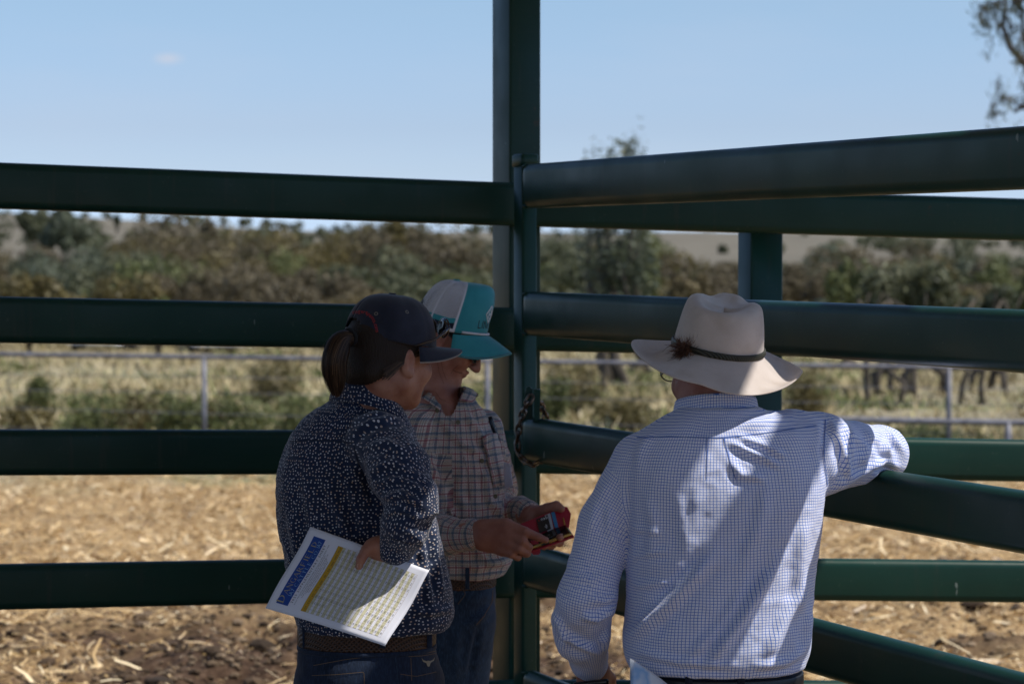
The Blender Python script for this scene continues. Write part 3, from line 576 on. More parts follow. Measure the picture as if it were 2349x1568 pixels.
# distant white vehicles under the trees
M_WHITE = mat('white_paint', (.8, .8, .8), .25); M_GLASS = mat('vehicle_glass', (.03, .04, .05), .08); M_TYRE = mat('tyre', (.02, .02, .02), .8)
def car(px, d, label, seed):
    x = at(px, d); z0 = float(terrain(np.array(x), np.array(float(d)))); o = root('parked_car', (x, d, z0), label, 'car', 'white vehicles parked under the trees')
    prof = [(-2.3, .35), (-2.35, .9), (-2.2, 1.05), (-1.5, 1.1), (-1.2, 1.75), (.6, 1.8), (1.15, 1.15), (2.2, 1.0), (2.35, .7), (2.3, .35)]
    m = MB(); Rz = rotz(R(70 + seed * 25)); rings = []
    for yy_, s_ in ((-.9, .97), (-.85, 1), (.85, 1), (.9, .97)): rings.append(np.array([(a * s_, yy_ * (.86 if b > 1.2 else 1), b * .78) for a, b in prof]) @ Rz.T + (x, d, z0))
    m.loft(rings); m.build('body', M_WHITE, o, smooth=False)
    for sx, nm in ((1, 'windscreen'), (-1, 'rear_window')):
        q = np.array([(.64, -.66, 1.7), (.64, .66, 1.7), (1.1, .72, 1.22), (1.1, -.72, 1.22)]) if sx > 0 else np.array([(-1.24, -.66, 1.68), (-1.24, .66, 1.68), (-1.5, .72, 1.16), (-1.5, -.72, 1.16)])
        q = q * (1, 1, .78) + np.array((sx * .03, 0, .01)); mk(nm, q @ Rz.T + (x, d, z0), [(0, 1, 2, 3)], M_GLASS, o, smooth=False)
    for s_ in (-1, 1): q = np.array([(-1.1, .80 * s_, 1.68), (.5, .80 * s_, 1.7), (.95, .91 * s_, 1.2), (-1.3, .91 * s_, 1.18)]) * (1, 1, .78); mk('side_window', q @ Rz.T + (x, d, z0), [(0, 1, 2, 3)], M_GLASS, o, smooth=False)
    for wx in (-1.45, 1.45):
        for wy in (-.92, .92):
            m = MB(); c0 = Rz @ np.array((wx, wy - .1, .36)); c1 = Rz @ np.array((wx, wy + .1, .36)); m.tube([c0 + (x, d, z0), c1 + (x, d, z0)], .36, 16); m.build('wheel', M_TYRE, o)
car(290, 78, 'leftmost white vehicle, glimpsed between the second rail and the pipe fence', 0)
car(512, 76, 'white vehicle in the middle of the gap above the pipe fence at left', 1)
car(742, 79, 'white vehicle beside the ponytail of the woman in the navy cap', 2)
# ---------------------------------------------------------------- figures: signed distance bodies meshed by surface nets
def rot_from(f, u):
    f = np.array(f, float); f /= np.linalg.norm(f); r_ = np.cross(f, u); r_ /= np.linalg.norm(r_); u_ = np.cross(r_, f); return np.stack((r_, f, u_), 1)   # local x=right y=forward z=up
class SDF:
    def __init__(s): s.p = []
    def cone(s, a, b, ra, rb, k=.02, sub=False, sq=None):
        a = np.array(a, float); b = np.array(b, float); r = max(ra, rb); s.p.append(('c', (a, b, ra, rb, sq), np.minimum(a, b) - r, np.maximum(a, b) + r, k, sub)); return s
    def ell(s, c, r, M=None, k=.02, sub=False):
        c = np.array(c, float); r = np.array(r, float); m = max(r); s.p.append(('e', (c, r, np.eye(3) if M is None else M), c - m, c + m, k, sub)); return s
    def stack(s, rows, n=2.4, k=.03, yaw=0):   # rows: x, y, z, halfwidth, halfdepth
        r = np.array(sorted(rows, key=lambda q: q[2]), float); zz = np.linspace(r[0, 2], r[-1, 2], 60)
        rr = np.stack([np.interp(zz, r[:, 2], r[:, i]) for i in range(5)], 1); ker = np.array([1, 2, 3, 2, 1.]) / 9
        for i in (0, 1, 3, 4): rr[:, i] = np.convolve(np.pad(rr[:, i], 2, mode='edge'), ker, 'valid')
        m = max(rr[:, 3].max(), rr[:, 4].max()); s.p.append(('s', (rr, n, yaw), np.array((rr[:, 0].min() - m, rr[:, 1].min() - m, zz[0])), np.array((rr[:, 0].max() + m, rr[:, 1].max() + m, zz[-1])), k, False)); return s
    def ev(s, prim, X, Y, Z):
        t, a = prim[0], prim[1]
        if t == 'c':
            A, B, ra, rb, sq = a; d = B - A; L = (d @ d) + 1e-12; px, py, pz = X - A[0], Y - A[1], Z - A[2]
            h = np.clip((px * d[0] + py * d[1] + pz * d[2]) / L, 0, 1); qx, qy, qz = px - h * d[0], py - h * d[1], pz - h * d[2]
            if sq is not None:
                nx_, f_ = np.array(sq[0], float), sq[1]; nx_ = nx_ / np.linalg.norm(nx_); dot = qx * nx_[0] + qy * nx_[1] + qz * nx_[2]; e = dot * (1 / f_ - 1); qx = qx + e * nx_[0]; qy = qy + e * nx_[1]; qz = qz + e * nx_[2]
                return (np.sqrt(qx * qx + qy * qy + qz * qz) - (ra + (rb - ra) * h)) * min(1, f_)
            return np.sqrt(qx * qx + qy * qy + qz * qz) - (ra + (rb - ra) * h)
        if t == 'e':
            c, r, M = a; px, py, pz = X - c[0], Y - c[1], Z - c[2]; q = [(px * M[0, i] + py * M[1, i] + pz * M[2, i]) for i in range(3)]
            k0 = np.sqrt(sum((q[i] / r[i]) ** 2 for i in range(3))); k1 = np.sqrt(sum((q[i] / r[i] ** 2) ** 2 for i in range(3))) + 1e-9; return k0 * (k0 - 1) / k1
        rr, n, yaw = a; z = Z; I = [np.interp(z, rr[:, 2], rr[:, i]) for i in range(5)]; c_, s_ = math.cos(yaw), math.sin(yaw)
        px, py = X - I[0], Y - I[1]; u = px * c_ + py * s_; v = -px * s_ + py * c_; w_ = ((np.abs(u) / I[3]) ** n + (np.abs(v) / I[4]) ** n + 1e-9) ** (1 / n)
        d = (w_ - 1) * np.minimum(I[3], I[4]) * 1.0; return np.maximum(d, np.maximum(rr[0, 2] - z, z - rr[-1, 2]))
    def mesh(s, axes, smooth=1, clip=None):
        xs, ys_, zs = axes; D = np.full((len(xs), len(ys_), len(zs)), .2, np.float32)
        for prim in s.p:
            lo, hi, k, sub = prim[2], prim[3], prim[4], prim[5]; m = k + .035
            i0 = [np.searchsorted(ax, lo[i] - m) for i, ax in enumerate(axes)]; i1 = [np.searchsorted(ax, hi[i] + m) for i, ax in enumerate(axes)]
            if any(b <= a for a, b in zip(i0, i1)): continue
            sl_ = tuple(slice(a, b) for a, b in zip(i0, i1)); X = xs[i0[0]:i1[0], None, None]; Y = ys_[None, i0[1]:i1[1], None]; Z = zs[None, None, i0[2]:i1[2]]
            d = s.ev(prim, X, Y, Z).astype(np.float32); cur = D[sl_]
            if sub: d = -d; h = np.maximum(k - np.abs(cur - d), 0) / k; D[sl_] = np.maximum(cur, d) + h * h * k * .25
            else: h = np.maximum(k - np.abs(cur - d), 0) / k; D[sl_] = np.minimum(cur, d) - h * h * k * .25
        if clip is not None: D = np.maximum(D, clip(xs[:, None, None], ys_[None, :, None], zs[None, None, :]).astype(np.float32))
        return nets(D, axes, smooth)
def lap(V, E, it, w_=.5):
    n = len(V); deg = np.bincount(E[:, 0], minlength=n) + np.bincount(E[:, 1], minlength=n)
    for _ in range(it):
        S = np.stack([np.bincount(E[:, 0], V[E[:, 1], i], n) + np.bincount(E[:, 1], V[E[:, 0], i], n) for i in range(3)], 1) / np.maximum(deg, 1)[:, None]; V = V + w_ * (S - V)
    return V
def nets(D, axes, smooth):
    S = D < 0; nx, ny, nz_ = D.shape
    c = [S[a:nx - 1 + a, b:ny - 1 + b, e:nz_ - 1 + e] for a in (0, 1) for b in (0, 1) for e in (0, 1)]
    cnt = sum(x.astype(np.uint8) for x in c); act = (cnt > 0) & (cnt < 8); ii = np.argwhere(act); idx = np.full(act.shape, -1, np.int32); idx[act] = np.arange(len(ii))
    acc = np.zeros((len(ii), 3)); num = np.zeros(len(ii)); i, j, k = ii.T; xs, ys_, zs = axes
    for ax in range(3):
        for a in (0, 1):
            for b in (0, 1):
                o = [0, 0, 0]; oth = [q for q in range(3) if q != ax]; o[oth[0]] = a; o[oth[1]] = b; o2 = list(o); o2[ax] = 1
                d0 = D[i + o[0], j + o[1], k + o[2]]; d1 = D[i + o2[0], j + o2[1], k + o2[2]]; m = (d0 < 0) != (d1 < 0); t = np.where(m, d0 / (d0 - d1 + 1e-12), 0)
                p = np.stack((xs[i + o[0]], ys_[j + o[1]], zs[k + o[2]]), 1); q = np.stack((xs[i + o2[0]], ys_[j + o2[1]], zs[k + o2[2]]), 1)
                acc += np.where(m[:, None], p + (q - p) * t[:, None], 0); num += m
    V = acc / num[:, None]; Fs = []
    for ax in range(3):
        sl0 = [slice(1, -1)] * 3; sl0[ax] = slice(0, -1); sl1 = [slice(1, -1)] * 3; sl1[ax] = slice(1, None); A = S[tuple(sl0)]; B = S[tuple(sl1)]; q = np.argwhere(A != B)
        if not len(q): continue
        off = np.ones(3, int); off[ax] = 0; q = q + off; ins = S[q[:, 0], q[:, 1], q[:, 2]]; b, e = [x for x in range(3) if x != ax]
        if ax == 1: b, e = e, b
        def cell(db, de): z = q.copy(); z[:, b] += db; z[:, e] += de; return idx[z[:, 0], z[:, 1], z[:, 2]]
        f = np.stack((cell(-1, -1), cell(0, -1), cell(0, 0), cell(-1, 0)), 1); f[~ins] = f[~ins][:, ::-1]; Fs.append(f)
    F = np.concatenate(Fs); F = F[(F >= 0).all(1)]; E = edges_of(F)
    if smooth: V = lap(V, E, smooth)
    return V, F, E
def edges_of(F):
    E = np.concatenate([F[:, [i, (i + 1) % 4]] for i in range(4)]); E.sort(1); return np.unique(E, axis=0)
def normals(V, F):
    n = np.cross(V[F[:, 2]] - V[F[:, 0]], V[F[:, 3]] - V[F[:, 1]]); N_ = np.zeros_like(V)
    for i in range(4):
        for a in range(3): N_[:, a] += np.bincount(F[:, i], n[:, a], len(V))
    return N_ / (np.linalg.norm(N_, axis=1)[:, None] + 1e-12)
def axis(lo, hi, coarse, fine=()):
    out_ = [lo]
    while out_[-1] < hi:
        x = out_[-1]; h = coarse
        for a, b, s_ in fine:
            if a <= x < b: h = min(h, s_)
            elif x < a: h = min(h, max(s_, (a - x) * .35 + s_))
            else: h = min(h, max(s_, (x - b) * .35 + s_))
        out_.append(x + h)
    return np.array(out_)
def prune(V, F, mask_keep_face):
    F = F[mask_keep_face]; u, inv = np.unique(F, return_inverse=True); return V[u], inv.reshape(F.shape)
# folds drawn on the side that faces the photograph's camera; each one is a ridge running between two points of the cloth
def fold(V, N_, lines, front=True):
    q = PX(V); fac = np.clip(-N_[:, 1] * 2.0, 0, 1) if front else 1
    tot = np.zeros(len(V))
    for ln in lines:
        pts = np.array(ln[0], float); wid, amp = ln[1], ln[2]; best = np.full(len(V), 1e9); tt = np.zeros(len(V)); sg = np.zeros(len(V)); acc = 0; seg = np.linalg.norm(np.diff(pts, axis=0), axis=1); L = seg.sum()
        for i in range(len(pts) - 1):
            a, b = pts[i], pts[i + 1]; d = b - a; h = np.clip(((q - a) @ d) / (d @ d), 0, 1); pr = q - a - h[:, None] * d; dist = np.linalg.norm(pr, axis=1); m = dist < best
            best = np.where(m, dist, best); tt = np.where(m, (acc + h * seg[i]) / L, tt); sg = np.where(m, np.sign(d[0] * pr[:, 1] - d[1] * pr[:, 0]), sg); acc += seg[i]
        env = np.clip(np.minimum(tt, 1 - tt) * 4 + .08, 0, 1); s_ = best * sg / wid
        tot += amp * env * (np.exp(-s_ ** 2) - .55 * np.exp(-(s_ - 1.5) ** 2) - .25 * np.exp(-(s_ + 1.6) ** 2))
    return V + N_ * (tot * fac)[:, None]
def polyline(pts, n=60):
    pts = np.array(pts, float); out_ = []; m = len(pts)
    ext_ = np.vstack((2 * pts[0] - pts[1], pts, 2 * pts[-1] - pts[-2]))
    for i in range(m - 1):
        p0, p1, p2, p3 = ext_[i:i + 4]
        for t in np.linspace(0, 1, max(2, n // (m - 1)), endpoint=False): out_.append(.5 * ((2 * p1) + (-p0 + p2) * t + (2 * p0 - 5 * p1 + 4 * p2 - p3) * t * t + (-p0 + 3 * p1 - 3 * p2 + p3) * t ** 3))
    out_.append(pts[-1]); return np.array(out_)
def cloth_uv(V, F, torso, limbs, bias=None, uoff=0, lim=None):
    # torso: (cx, cy, rx, ry, yaw); limbs: list of (pts, radii, meanR)
    cen = V[F].mean(1); cx, cy, rx, ry, yaw, rad = torso; c_, s_ = math.cos(yaw), math.sin(yaw)
    def tuv(p): u = (p[..., 0] - cx) * c_ + (p[..., 1] - cy) * s_; v = -(p[..., 0] - cx) * s_ + (p[..., 1] - cy) * c_; th = np.arctan2(u / rx, -v / ry); return th, p[..., 2]
    thc, _ = tuv(cen); th, z = tuv(V[F]); th = thc[:, None] + (th - thc[:, None] + np.pi) % (2 * np.pi) - np.pi; UV = np.stack((th * rad + uoff, z), -1)
    best = None; part = np.zeros(len(F), int)
    for li, (pts, r_, mr) in enumerate(limbs):
        pl = polyline(pts); rr = np.interp(np.linspace(0, 1, len(pl)), np.linspace(0, 1, len(r_)), r_); T_ = np.gradient(pl, axis=0); T_ /= np.linalg.norm(T_, axis=1)[:, None]; sl_ = np.r_[0, np.cumsum(np.linalg.norm(np.diff(pl, axis=0), axis=1))]
        def near(p):
            P2 = p.reshape(-1, 3); bi = np.zeros(len(P2), int); bd = np.full(len(P2), 1e9)
            for q in range(len(pl)): d = ((P2 - pl[q]) ** 2).sum(1); m = d < bd; bd[m] = d[m]; bi[m] = q
            return bi, np.sqrt(bd)
        bi, bd = near(cen); ins = (bd < rr[bi] * 1.35 + .012) & (bi > 1 + (bias[li] if bias else 4)); 
        if lim is not None and lim[li] is not None: ins &= lim[li](PX(cen))
        part[ins] = li + 1
        idx_ = np.where(ins)[0]
        if not len(idx_): continue
        P_ = V[F[idx_]]; bb = bi[idx_]; o = pl[bb][:, None]; t = T_[bb]; ref = np.array((0, -1., 0)) - t * (-t[:, 1:2]); ref /= np.linalg.norm(ref, axis=1)[:, None] + 1e-9; sd = np.cross(t, ref)
        d = P_ - o; al = (d * t[:, None]).sum(-1); ang = np.arctan2((d * sd[:, None]).sum(-1), (d * ref[:, None]).sum(-1)); a0 = ang[:, :1]; ang = a0 + (ang - a0 + np.pi) % (2 * np.pi) - np.pi
        UV[idx_] = np.stack((ang * mr, sl_[bb][:, None] + al + 3 * (li + 1)), -1)
    return UV.reshape(-1, 2), part
def bvh(V, F): return BVHTree.FromPolygons([tuple(v) for v in V], [tuple(int(i) for i in f) for f in F])
CO = Vector((0, 0, CAM_H))
def cast(tree_, px, off=.0015):
    out_ = []
    for p in px:
        d = Vector(P(p[0], p[1], 5.0)) - CO; d.normalize(); h, n_, i, di = tree_.ray_cast(CO, d)
        out_.append(None if h is None else (np.array(h) + np.array(n_ if n_.dot(d) < 0 else -n_) * off))
    return out_
def decal_strip(tree_, pts, wpx, name, mat_, parent, off=.0012, step=5, thick=0):
    pts = np.array(pts, float); seg = np.r_[0, np.cumsum(np.linalg.norm(np.diff(pts, axis=0), axis=1))]; n = max(2, int(seg[-1] / step)); s_ = np.linspace(0, seg[-1], n); q = np.stack([np.interp(s_, seg, pts[:, i]) for i in range(2)], 1)
    t = np.gradient(q, axis=0); t /= np.linalg.norm(t, axis=1)[:, None] + 1e-9; nn = np.stack((-t[:, 1], t[:, 0]), 1) * wpx / 2; A = cast(tree_, q - nn, off); B = cast(tree_, q + nn, off); V = []; F = []
    for i in range(n - 1):
        if None in (x if x is None else 0 for x in (A[i], B[i], A[i + 1], B[i + 1])): continue
        k = len(V); V += [A[i], B[i], B[i + 1], A[i + 1]]; F.append((k, k + 1, k + 2, k + 3))
    return (V, F) if name is None else (mk(name, V, F, mat_, parent, smooth=False) if V else None)
# glyphs
_G = {}
def glyph(ch):
    if ch in _G: return _G[ch]
    c = bpy.data.curves.new('g', 'FONT'); c.body = ch; c.resolution_u = 2; o = bpy.data.objects.new('g', c); scene.collection.objects.link(o); dg = bpy.context.evaluated_depsgraph_get(); dg.update()
    me = bpy.data.meshes.new_from_object(o.evaluated_get(dg)); V = np.array([v.co[:2] for v in me.vertices]) if len(me.vertices) else np.zeros((0, 2)); F = [tuple(p.vertices) for p in me.polygons]
    bpy.data.objects.remove(o); bpy.data.curves.remove(c); bpy.data.meshes.remove(me); adv = (V[:, 0].max() + .07) if len(V) else .3; _G[ch] = (V, F, adv); return _G[ch]
def text2d(s_, size, space=1.0, stretch=1.0):
    V = []; F = []; x = 0; n = 0
    for ch in s_:
        gv, gf, ad_ = glyph(ch)
        if len(gv): V.append(gv * (stretch, 1) + (x, 0)); F += [tuple(i + n for i in f) for f in gf]; n += len(gv)
        x += ad_ * stretch + .02 * space + (space - 1) * .2
    if not V: return np.zeros((0, 2)), [], 0
    return np.concatenate(V) * size, F, x * size

# hand: five separate fingers. frame: w = wrist, d = direction to knuckles, s = across towards the thumb, n = back of the hand
def hand(S, w_, d, s_, curls, L=.178, thumb=None, wr=.026, scale=1.0, spread=.0):
    w_ = np.array(w_, float); d = np.array(d, float); d /= np.linalg.norm(d); s_ = np.array(s_, float); s_ -= d * (s_ @ d); s_ /= np.linalg.norm(s_); n_ = np.cross(s_, d)
    palm = .092 * scale; tips = []
    S.cone(w_ - d * .03, w_ + d * .02, wr, wr * 1.02, .015, sq=(n_, .78))
    lens = [(.040, .024, .020), (.044, .027, .021), (.041, .025, .021), (.032, .019, .018)]; offs = [.030, .010, -.010, -.028]; back = [0, .004, 0, -.009]
    for i in range(4):
        kn = w_ + d * (palm + back[i]) * 1 + s_ * offs[i] * scale; S.cone(w_ + d * .018 + s_ * offs[i] * .6, kn, .0155 * scale, .0118 * scale, .010)
        cu = curls[i]; dirv = d * math.cos(cu[3] if len(cu) > 3 else 0) + s_ * math.sin(cu[3] if len(cu) > 3 else 0); p = kn; a = 0; rr = [.0098, .0088, .0080, .0068]
        if i == 3: rr = [q * .87 for q in rr]
        for j in range(3):
            a += cu[j]; v = dirv * math.cos(a) - n_ * math.sin(a); p2 = p + v * lens[i][j] * scale; S.cone(p, p2, rr[j] * scale, rr[j + 1] * scale, .003 if j else .005); p = p2
        tips.append(p)
    t0 = w_ + d * .022 + s_ * .022; tb = thumb or ((.6, .75, -.25), (.85, .5, -.2), (.95, .25, -.2)); tl = [.042, .036, .028]; tr_ = [.0165, .0125, .0108, .0088]; p = t0
    for j in range(3):
        v = d * tb[j][0] + s_ * tb[j][1] + n_ * tb[j][2]; v /= np.linalg.norm(v); p2 = p + v * tl[j] * scale; S.cone(p, p2, tr_[j] * scale, tr_[j + 1] * scale, .012 if j == 0 else .004); p = p2
    tips.append(p); return tips
def head(S, c, f, u=(0, 0, 1.), sc=1.0, neck=None, nose=1.0, ears=True, jaw=1.0, jf=1.0):
    J = lambda z: z * jaw if z < -.03 else z
    M = rot_from(f, u); c = np.array(c, float)
    def L(x, y, z): return c + M @ (np.array((x, y, J(z))) * sc)
    E = lambda p, r_, k=.012, sub=False, MM=M: S.ell(L(*p), np.array(r_) * sc, MM, k, sub)
    E((0, -.012, .035), (.074, .093, .088)); E((0, .03, -.02), (.063, .060, .085), .03)
    S.cone(L(-.045, .0, -.052), L(-.018, .066 * jf, -.093), .026 * sc, .018 * sc, .02); S.cone(L(.045, .0, -.052), L(.018, .066 * jf, -.093), .026 * sc, .018 * sc, .02)
    E((0, .073 * jf, -.094), (.021, .018, .018), .015)
    for s_ in (-1, 1):
        E((.040 * s_, .058, -.022), (.022, .026, .022), .018); E((.031 * s_, .094, .006), (.0155, .012, .011), .010, True); E((.031 * s_, .076, .006), (.0125, .0125, .0125), .003)
        E((.010 * s_, .101 * 1, -.033), (.0085, .010, .0075), .006)
        S.cone(L(.012 * s_, .088, .024), L(.046 * s_, .074, .022), .0095 * sc, .008 * sc, .012)
    S.cone(L(0, .086, .016), L(0, .086 + .029 * nose, -.026), .0075 * sc, .0105 * sc, .009)
    for s_ in (-1, 1):
        S.cone(L(.004 * s_, .095, -.0555), L(.021 * s_, .083, -.059), .0055 * sc, .003 * sc, .004); S.cone(L(.004 * s_, .092, -.0665), L(.019 * s_, .082, -.061), .0065 * sc, .003 * sc, .004)
    S.cone(L(-.02, .097, -.0605), L(.02, .097, -.0605), .0014 * sc, .0014 * sc, .002, True)
    if ears:
        for s_ in (-1, 1):
            Me = rot_from(M @ np.array((.35 * s_, .94, .0)), M @ np.array((0, -.22, 1.)))
            E((.074 * s_, -.008, -.004), (.0075, .0175, .031), .004, False, Me); E((.082 * s_, -.003, -.001), (.005, .010, .019), .003, True, Me); E((.077 * s_, .001, -.028), (.0055, .008, .009), .004, False, Me)
    if neck is not None: S.cone(L(0, -.022, -.05), neck[0], .052 * sc, neck[1], .02)
    return L, M
M_SKIN = mat('skin', (.36, .17, .115), .5, spec=.4); g = NG(M_SKIN); g.b.inputs['Subsurface Weight'].default_value = .12; g.b.inputs['Subsurface Radius'].default_value = (.012, .004, .002)
vv = g.coord(); g.base(g.mix(g.ramp(g.noise(vv, 26, 4), [(.35, 0), (.65, 1)]), (.29, .115, .075), (.42, .21, .145))); g.bump(g.noise(vv, 260, 4, .6), .4, .0016)
M_SKIN2 = M_SKIN.copy(); M_SKIN2.name = 'skin_ruddy'
for n_ in M_SKIN2.node_tree.nodes:
    if n_.type == 'MIX_RGB': n_.inputs[1].default_value = (.30, .115, .08, 1); n_.inputs[2].default_value = (.40, .185, .135, 1)
def weave(g, v, sc=1400): g.bump(g.math('ADD', g.math('SINE', g.math('MULTIPLY', g.sep[0], sc)), g.math('SINE', g.math('MULTIPLY', g.sep[1], sc))), .08, .0004)
def uvsep(g, wob=.0012):
    c = g.n('TexCoord'); nz_ = g.noise(c.outputs['Object'], 9, 2, out=1); m1 = g.n('VectorMath', operation='SUBTRACT'); g.l(nz_, m1.inputs[0]); m1.inputs[1].default_value = (.5, .5, .5)
    m2 = g.n('VectorMath', operation='SCALE'); g.l(m1.outputs[0], m2.inputs[0]); m2.inputs['Scale'].default_value = wob * 6; m3 = g.n('VectorMath', operation='ADD'); g.l(c.outputs['UV'], m3.inputs[0]); g.l(m2.outputs[0], m3.inputs[1])
    s_ = g.n('SeparateXYZ'); g.l(m3.outputs[0], s_.inputs[0]); g.uvv = m3.outputs[0]; g.sep = (s_.outputs[0], s_.outputs[1]); return g.sep
def line_mask(g, x, period, pos, width):   # 1 inside a stripe at pos
    a = g.math('FRACT', g.math('DIVIDE', g.math('ADD', x, 50 * period - pos + width / 2), period)); return g.math('LESS_THAN', a, width / period)
def cloth_mat(name, rough=.85, sheen=.2):
    m = mat(name, (.5, .5, .5), rough, spec=.2); m.node_tree.nodes['Principled BSDF'].inputs['Sheen Weight'].default_value = sheen; return m
M_CHECK = cloth_mat('check_cotton'); g = NG(M_CHECK); u_, v_ = uvsep(g)
ln = g.math('MAXIMUM', line_mask(g, u_, .0056, 0, .00105), line_mask(g, v_, .0056, 0, .00105)); g.base(g.mix(ln, (.72, .735, .84), (.05, .16, .58))); g.bump(g.noise(g.coord(), 38, 4), .22, .004)
M_DOTS = cloth_mat('dotted_cotton', .7); g = NG(M_DOTS); u_, v_ = uvsep(g, .0004); vo = g.n('TexVoronoi'); vo.voronoi_dimensions = '2D'; vo.inputs['Scale'].default_value = 1 / .0077; vo.inputs['Randomness'].default_value = .68; g.l(g.uvv, vo.inputs['Vector'])
dm = g.math('LESS_THAN', vo.outputs['Distance'], .195); tint = g.mix(g.math('GREATER_THAN', g.noise(g.uvv, 160, 1), .53), (.58, .58, .63), (.46, .34, .28)); g.base(g.mix(dm, (.010, .022, .060), tint)); g.bump(g.noise(g.coord(), 42, 4), .3, .004)
M_PLAID = cloth_mat('plaid_cotton'); g = NG(M_PLAID); u_, v_ = uvsep(g)
col_ = (.66, .61, .54); c = g.mix(0, col_, col_); Pd = .034
def band(c, m, colr, op): return g.mix(g.math('MULTIPLY', m, op), c, colr)
for x in (u_, v_):
    c = band(c, line_mask(g, x, Pd, .003, .0046), (.23, .03, .06), .66); c = band(c, line_mask(g, x, Pd, .019, .0058), (.04, .08, .14), .74)
    c = band(c, line_mask(g, x, Pd, .0115, .0045), (.36, .29, .22), .55)
    for p_, w_, cc in ((.0085, .0011, (.03, .04, .08)), (.0145, .0011, (.04, .05, .10)), (.0245, .0010, (.30, .03, .05)), (.0278, .0010, (.04, .05, .09)), (.031, .0011, (.20, .03, .05))): c = band(c, line_mask(g, x, Pd, p_, w_), cc, .75)
g.base(c); g.bump(g.noise(g.coord(), 40, 4), .25, .004)
def denim(name, a, b):
    m = cloth_mat(name, .8, .1); g = NG(m); v = g.coord(scale=(1, 1, .4)); n1 = g.noise(v, 9, 4); n2 = g.noise(g.coord(scale=(1, 1, .15)), 420, 3); c = g.mix(g.ramp(n1, [(.35, 0), (.68, 1)]), a, b); c = g.mix(g.math('MULTIPLY', g.ramp(n2, [(.45, 0), (.7, 1)]), .5), c, tuple(x * 2.1 for x in b)); g.base(c); g.bump(g.noise(g.coord(), 90, 4), .3, .003); return m
M_DENIM = denim('dark_denim', (.008, .014, .030), (.016, .028, .058)); M_DENIM2 = denim('faded_denim', (.013, .025, .048), (.032, .058, .100)); M_DENIM3 = denim('black_denim', (.006, .008, .016), (.012, .016, .03))
M_BELT = mat('braided_leather', (.05, .024, .014), .5); g = NG(M_BELT); v = g.coord()
w1 = g.n('TexWave'); w1.inputs['Scale'].default_value = 60; w1.bands_direction = 'DIAGONAL'; g.l(v, w1.inputs[0]); w2 = g.n('TexWave'); w2.inputs['Scale'].default_value = 60; w2.bands_direction = 'DIAGONAL'; g.l(g.coord(scale=(-1, 1, 1)), w2.inputs[0])
bb = g.math('MAXIMUM', w1.outputs[1], w2.outputs[1]); g.base(g.mix(bb, (.012, .006, .004), (.075, .036, .02))); g.bump(bb, .8, .004)
M_STITCH = mat('stitching', (.16, .10, .05), .8); M_SEAMB = mat('seam_blue', (.09, .16, .42), .8); M_SEAMN = mat('seam_navy', (.004, .008, .024), .8)
M_HAIR = mat('brown_hair', (.03, .017, .010), .5, spec=.3); g = NG(M_HAIR); ge = g.n('NewGeometry'); g.base(g.ramp(ge.outputs['Random Per Island'], [(0, (.016, .009, .006)), (.7, (.045, .025, .014)), (1, (.12, .07, .04))]))
# ---------------------------------------------------------------- shared clothing builders
def row(y, xl, xr, d, hd): c = P((xl + xr) / 2, y, d); return (c[0], c[1], c[2], (xr - xl) / 2 * d / FPX, hd)
def axes_for(S, h, fine=((), (), ()), pad=.01, lo=None, hi=None):
    a = np.min([p[2] for p in S.p], 0) - pad if lo is None else lo; b = np.max([p[3] for p in S.p], 0) + pad if hi is None else hi
    return [axis(a[i], b[i], h, fine[i]) for i in range(3)]
def wrinkle(V, N_, amp, sc=(16, 16, 22), seed=1):
    n = fbm(V * np.array(sc), 3, seed); n = np.abs(n) * -1.2 + .5; return V + N_ * (amp * n)[:, None]
def garment(name, S, h, mat_, parent, torso, limbs, folds=(), wr=.0022, smooth=3, cut=None, seed=1, uoff=0, bias=None, lim=None):
    V, F, E = S.mesh(axes_for(S, h), smooth)
    if cut is not None: V, F = prune(V, F, cut(V[F].mean(1))); E = edges_of(F)
    N_ = normals(V, F); uv, part = cloth_uv(V, F, torso, limbs, bias, uoff, lim)
    V2 = wrinkle(V, N_, wr, seed=seed); V2 = fold(V2, N_, folds); V2 = lap(V2, E, 1)
    o = mk(name, V2, F, mat_, parent, uv=uv); return o, V2, F, part
def collar(name, c, rx, ry, tilt, yaw, htop, drop, flare, mat_, parent, phi=(-2.6, 2.6), n=44, dipf=0, thick=.0022):
    # phi = 0 points away from the wearer's face (nape); tilt lifts the nape
    c = np.array(c, float); ph = np.linspace(phi[0], phi[1], n); q = rotz(yaw); rings = []; UV = []
    prof = [(0.0, 0.0), (.0, .5), (.0, 1.0), (.06, 1.06), (.16, 1.0), (.5, .6), (1.0, 0)]
    prof2 = [(a, b) for a, b in prof]
    V = []; 
    for k, (fl, hh) in enumerate(prof2):
        for i, a in enumerate(ph):
            point = (abs(a) / max(abs(phi[0]), abs(phi[1]))) ** 4; outer = k >= 4
            rxx = rx + flare * fl * (1 + .6 * point); ryy = ry + flare * fl * (1 + .3 * point)
            z = htop * hh if not outer else htop - (1 - hh) * (drop * (1 + .45 * point))
            p = np.array((math.sin(a) * rxx, -math.cos(a) * ryy, z + tilt * math.cos(a) - dipf * (1 - math.cos(a)) ** 2)); V.append(q @ p + c); UV.append((a * rx * 1.1 + 7, 9 + (htop * hh if not outer else htop + .002 + drop * (1 - hh))))
    V = np.array(V); m = len(prof2); F = [(k * n + i, k * n + i + 1, (k + 1) * n + i + 1, (k + 1) * n + i) for k in range(m - 1) for i in range(n - 1)]; F = np.array(F)
    UV = np.array(UV); uv = UV[F].reshape(-1, 2); o = mk(name, V, F, mat_, parent, uv=uv); md = o.modifiers.new('thick', 'SOLIDIFY'); md.thickness = thick; md.offset = 0; return o
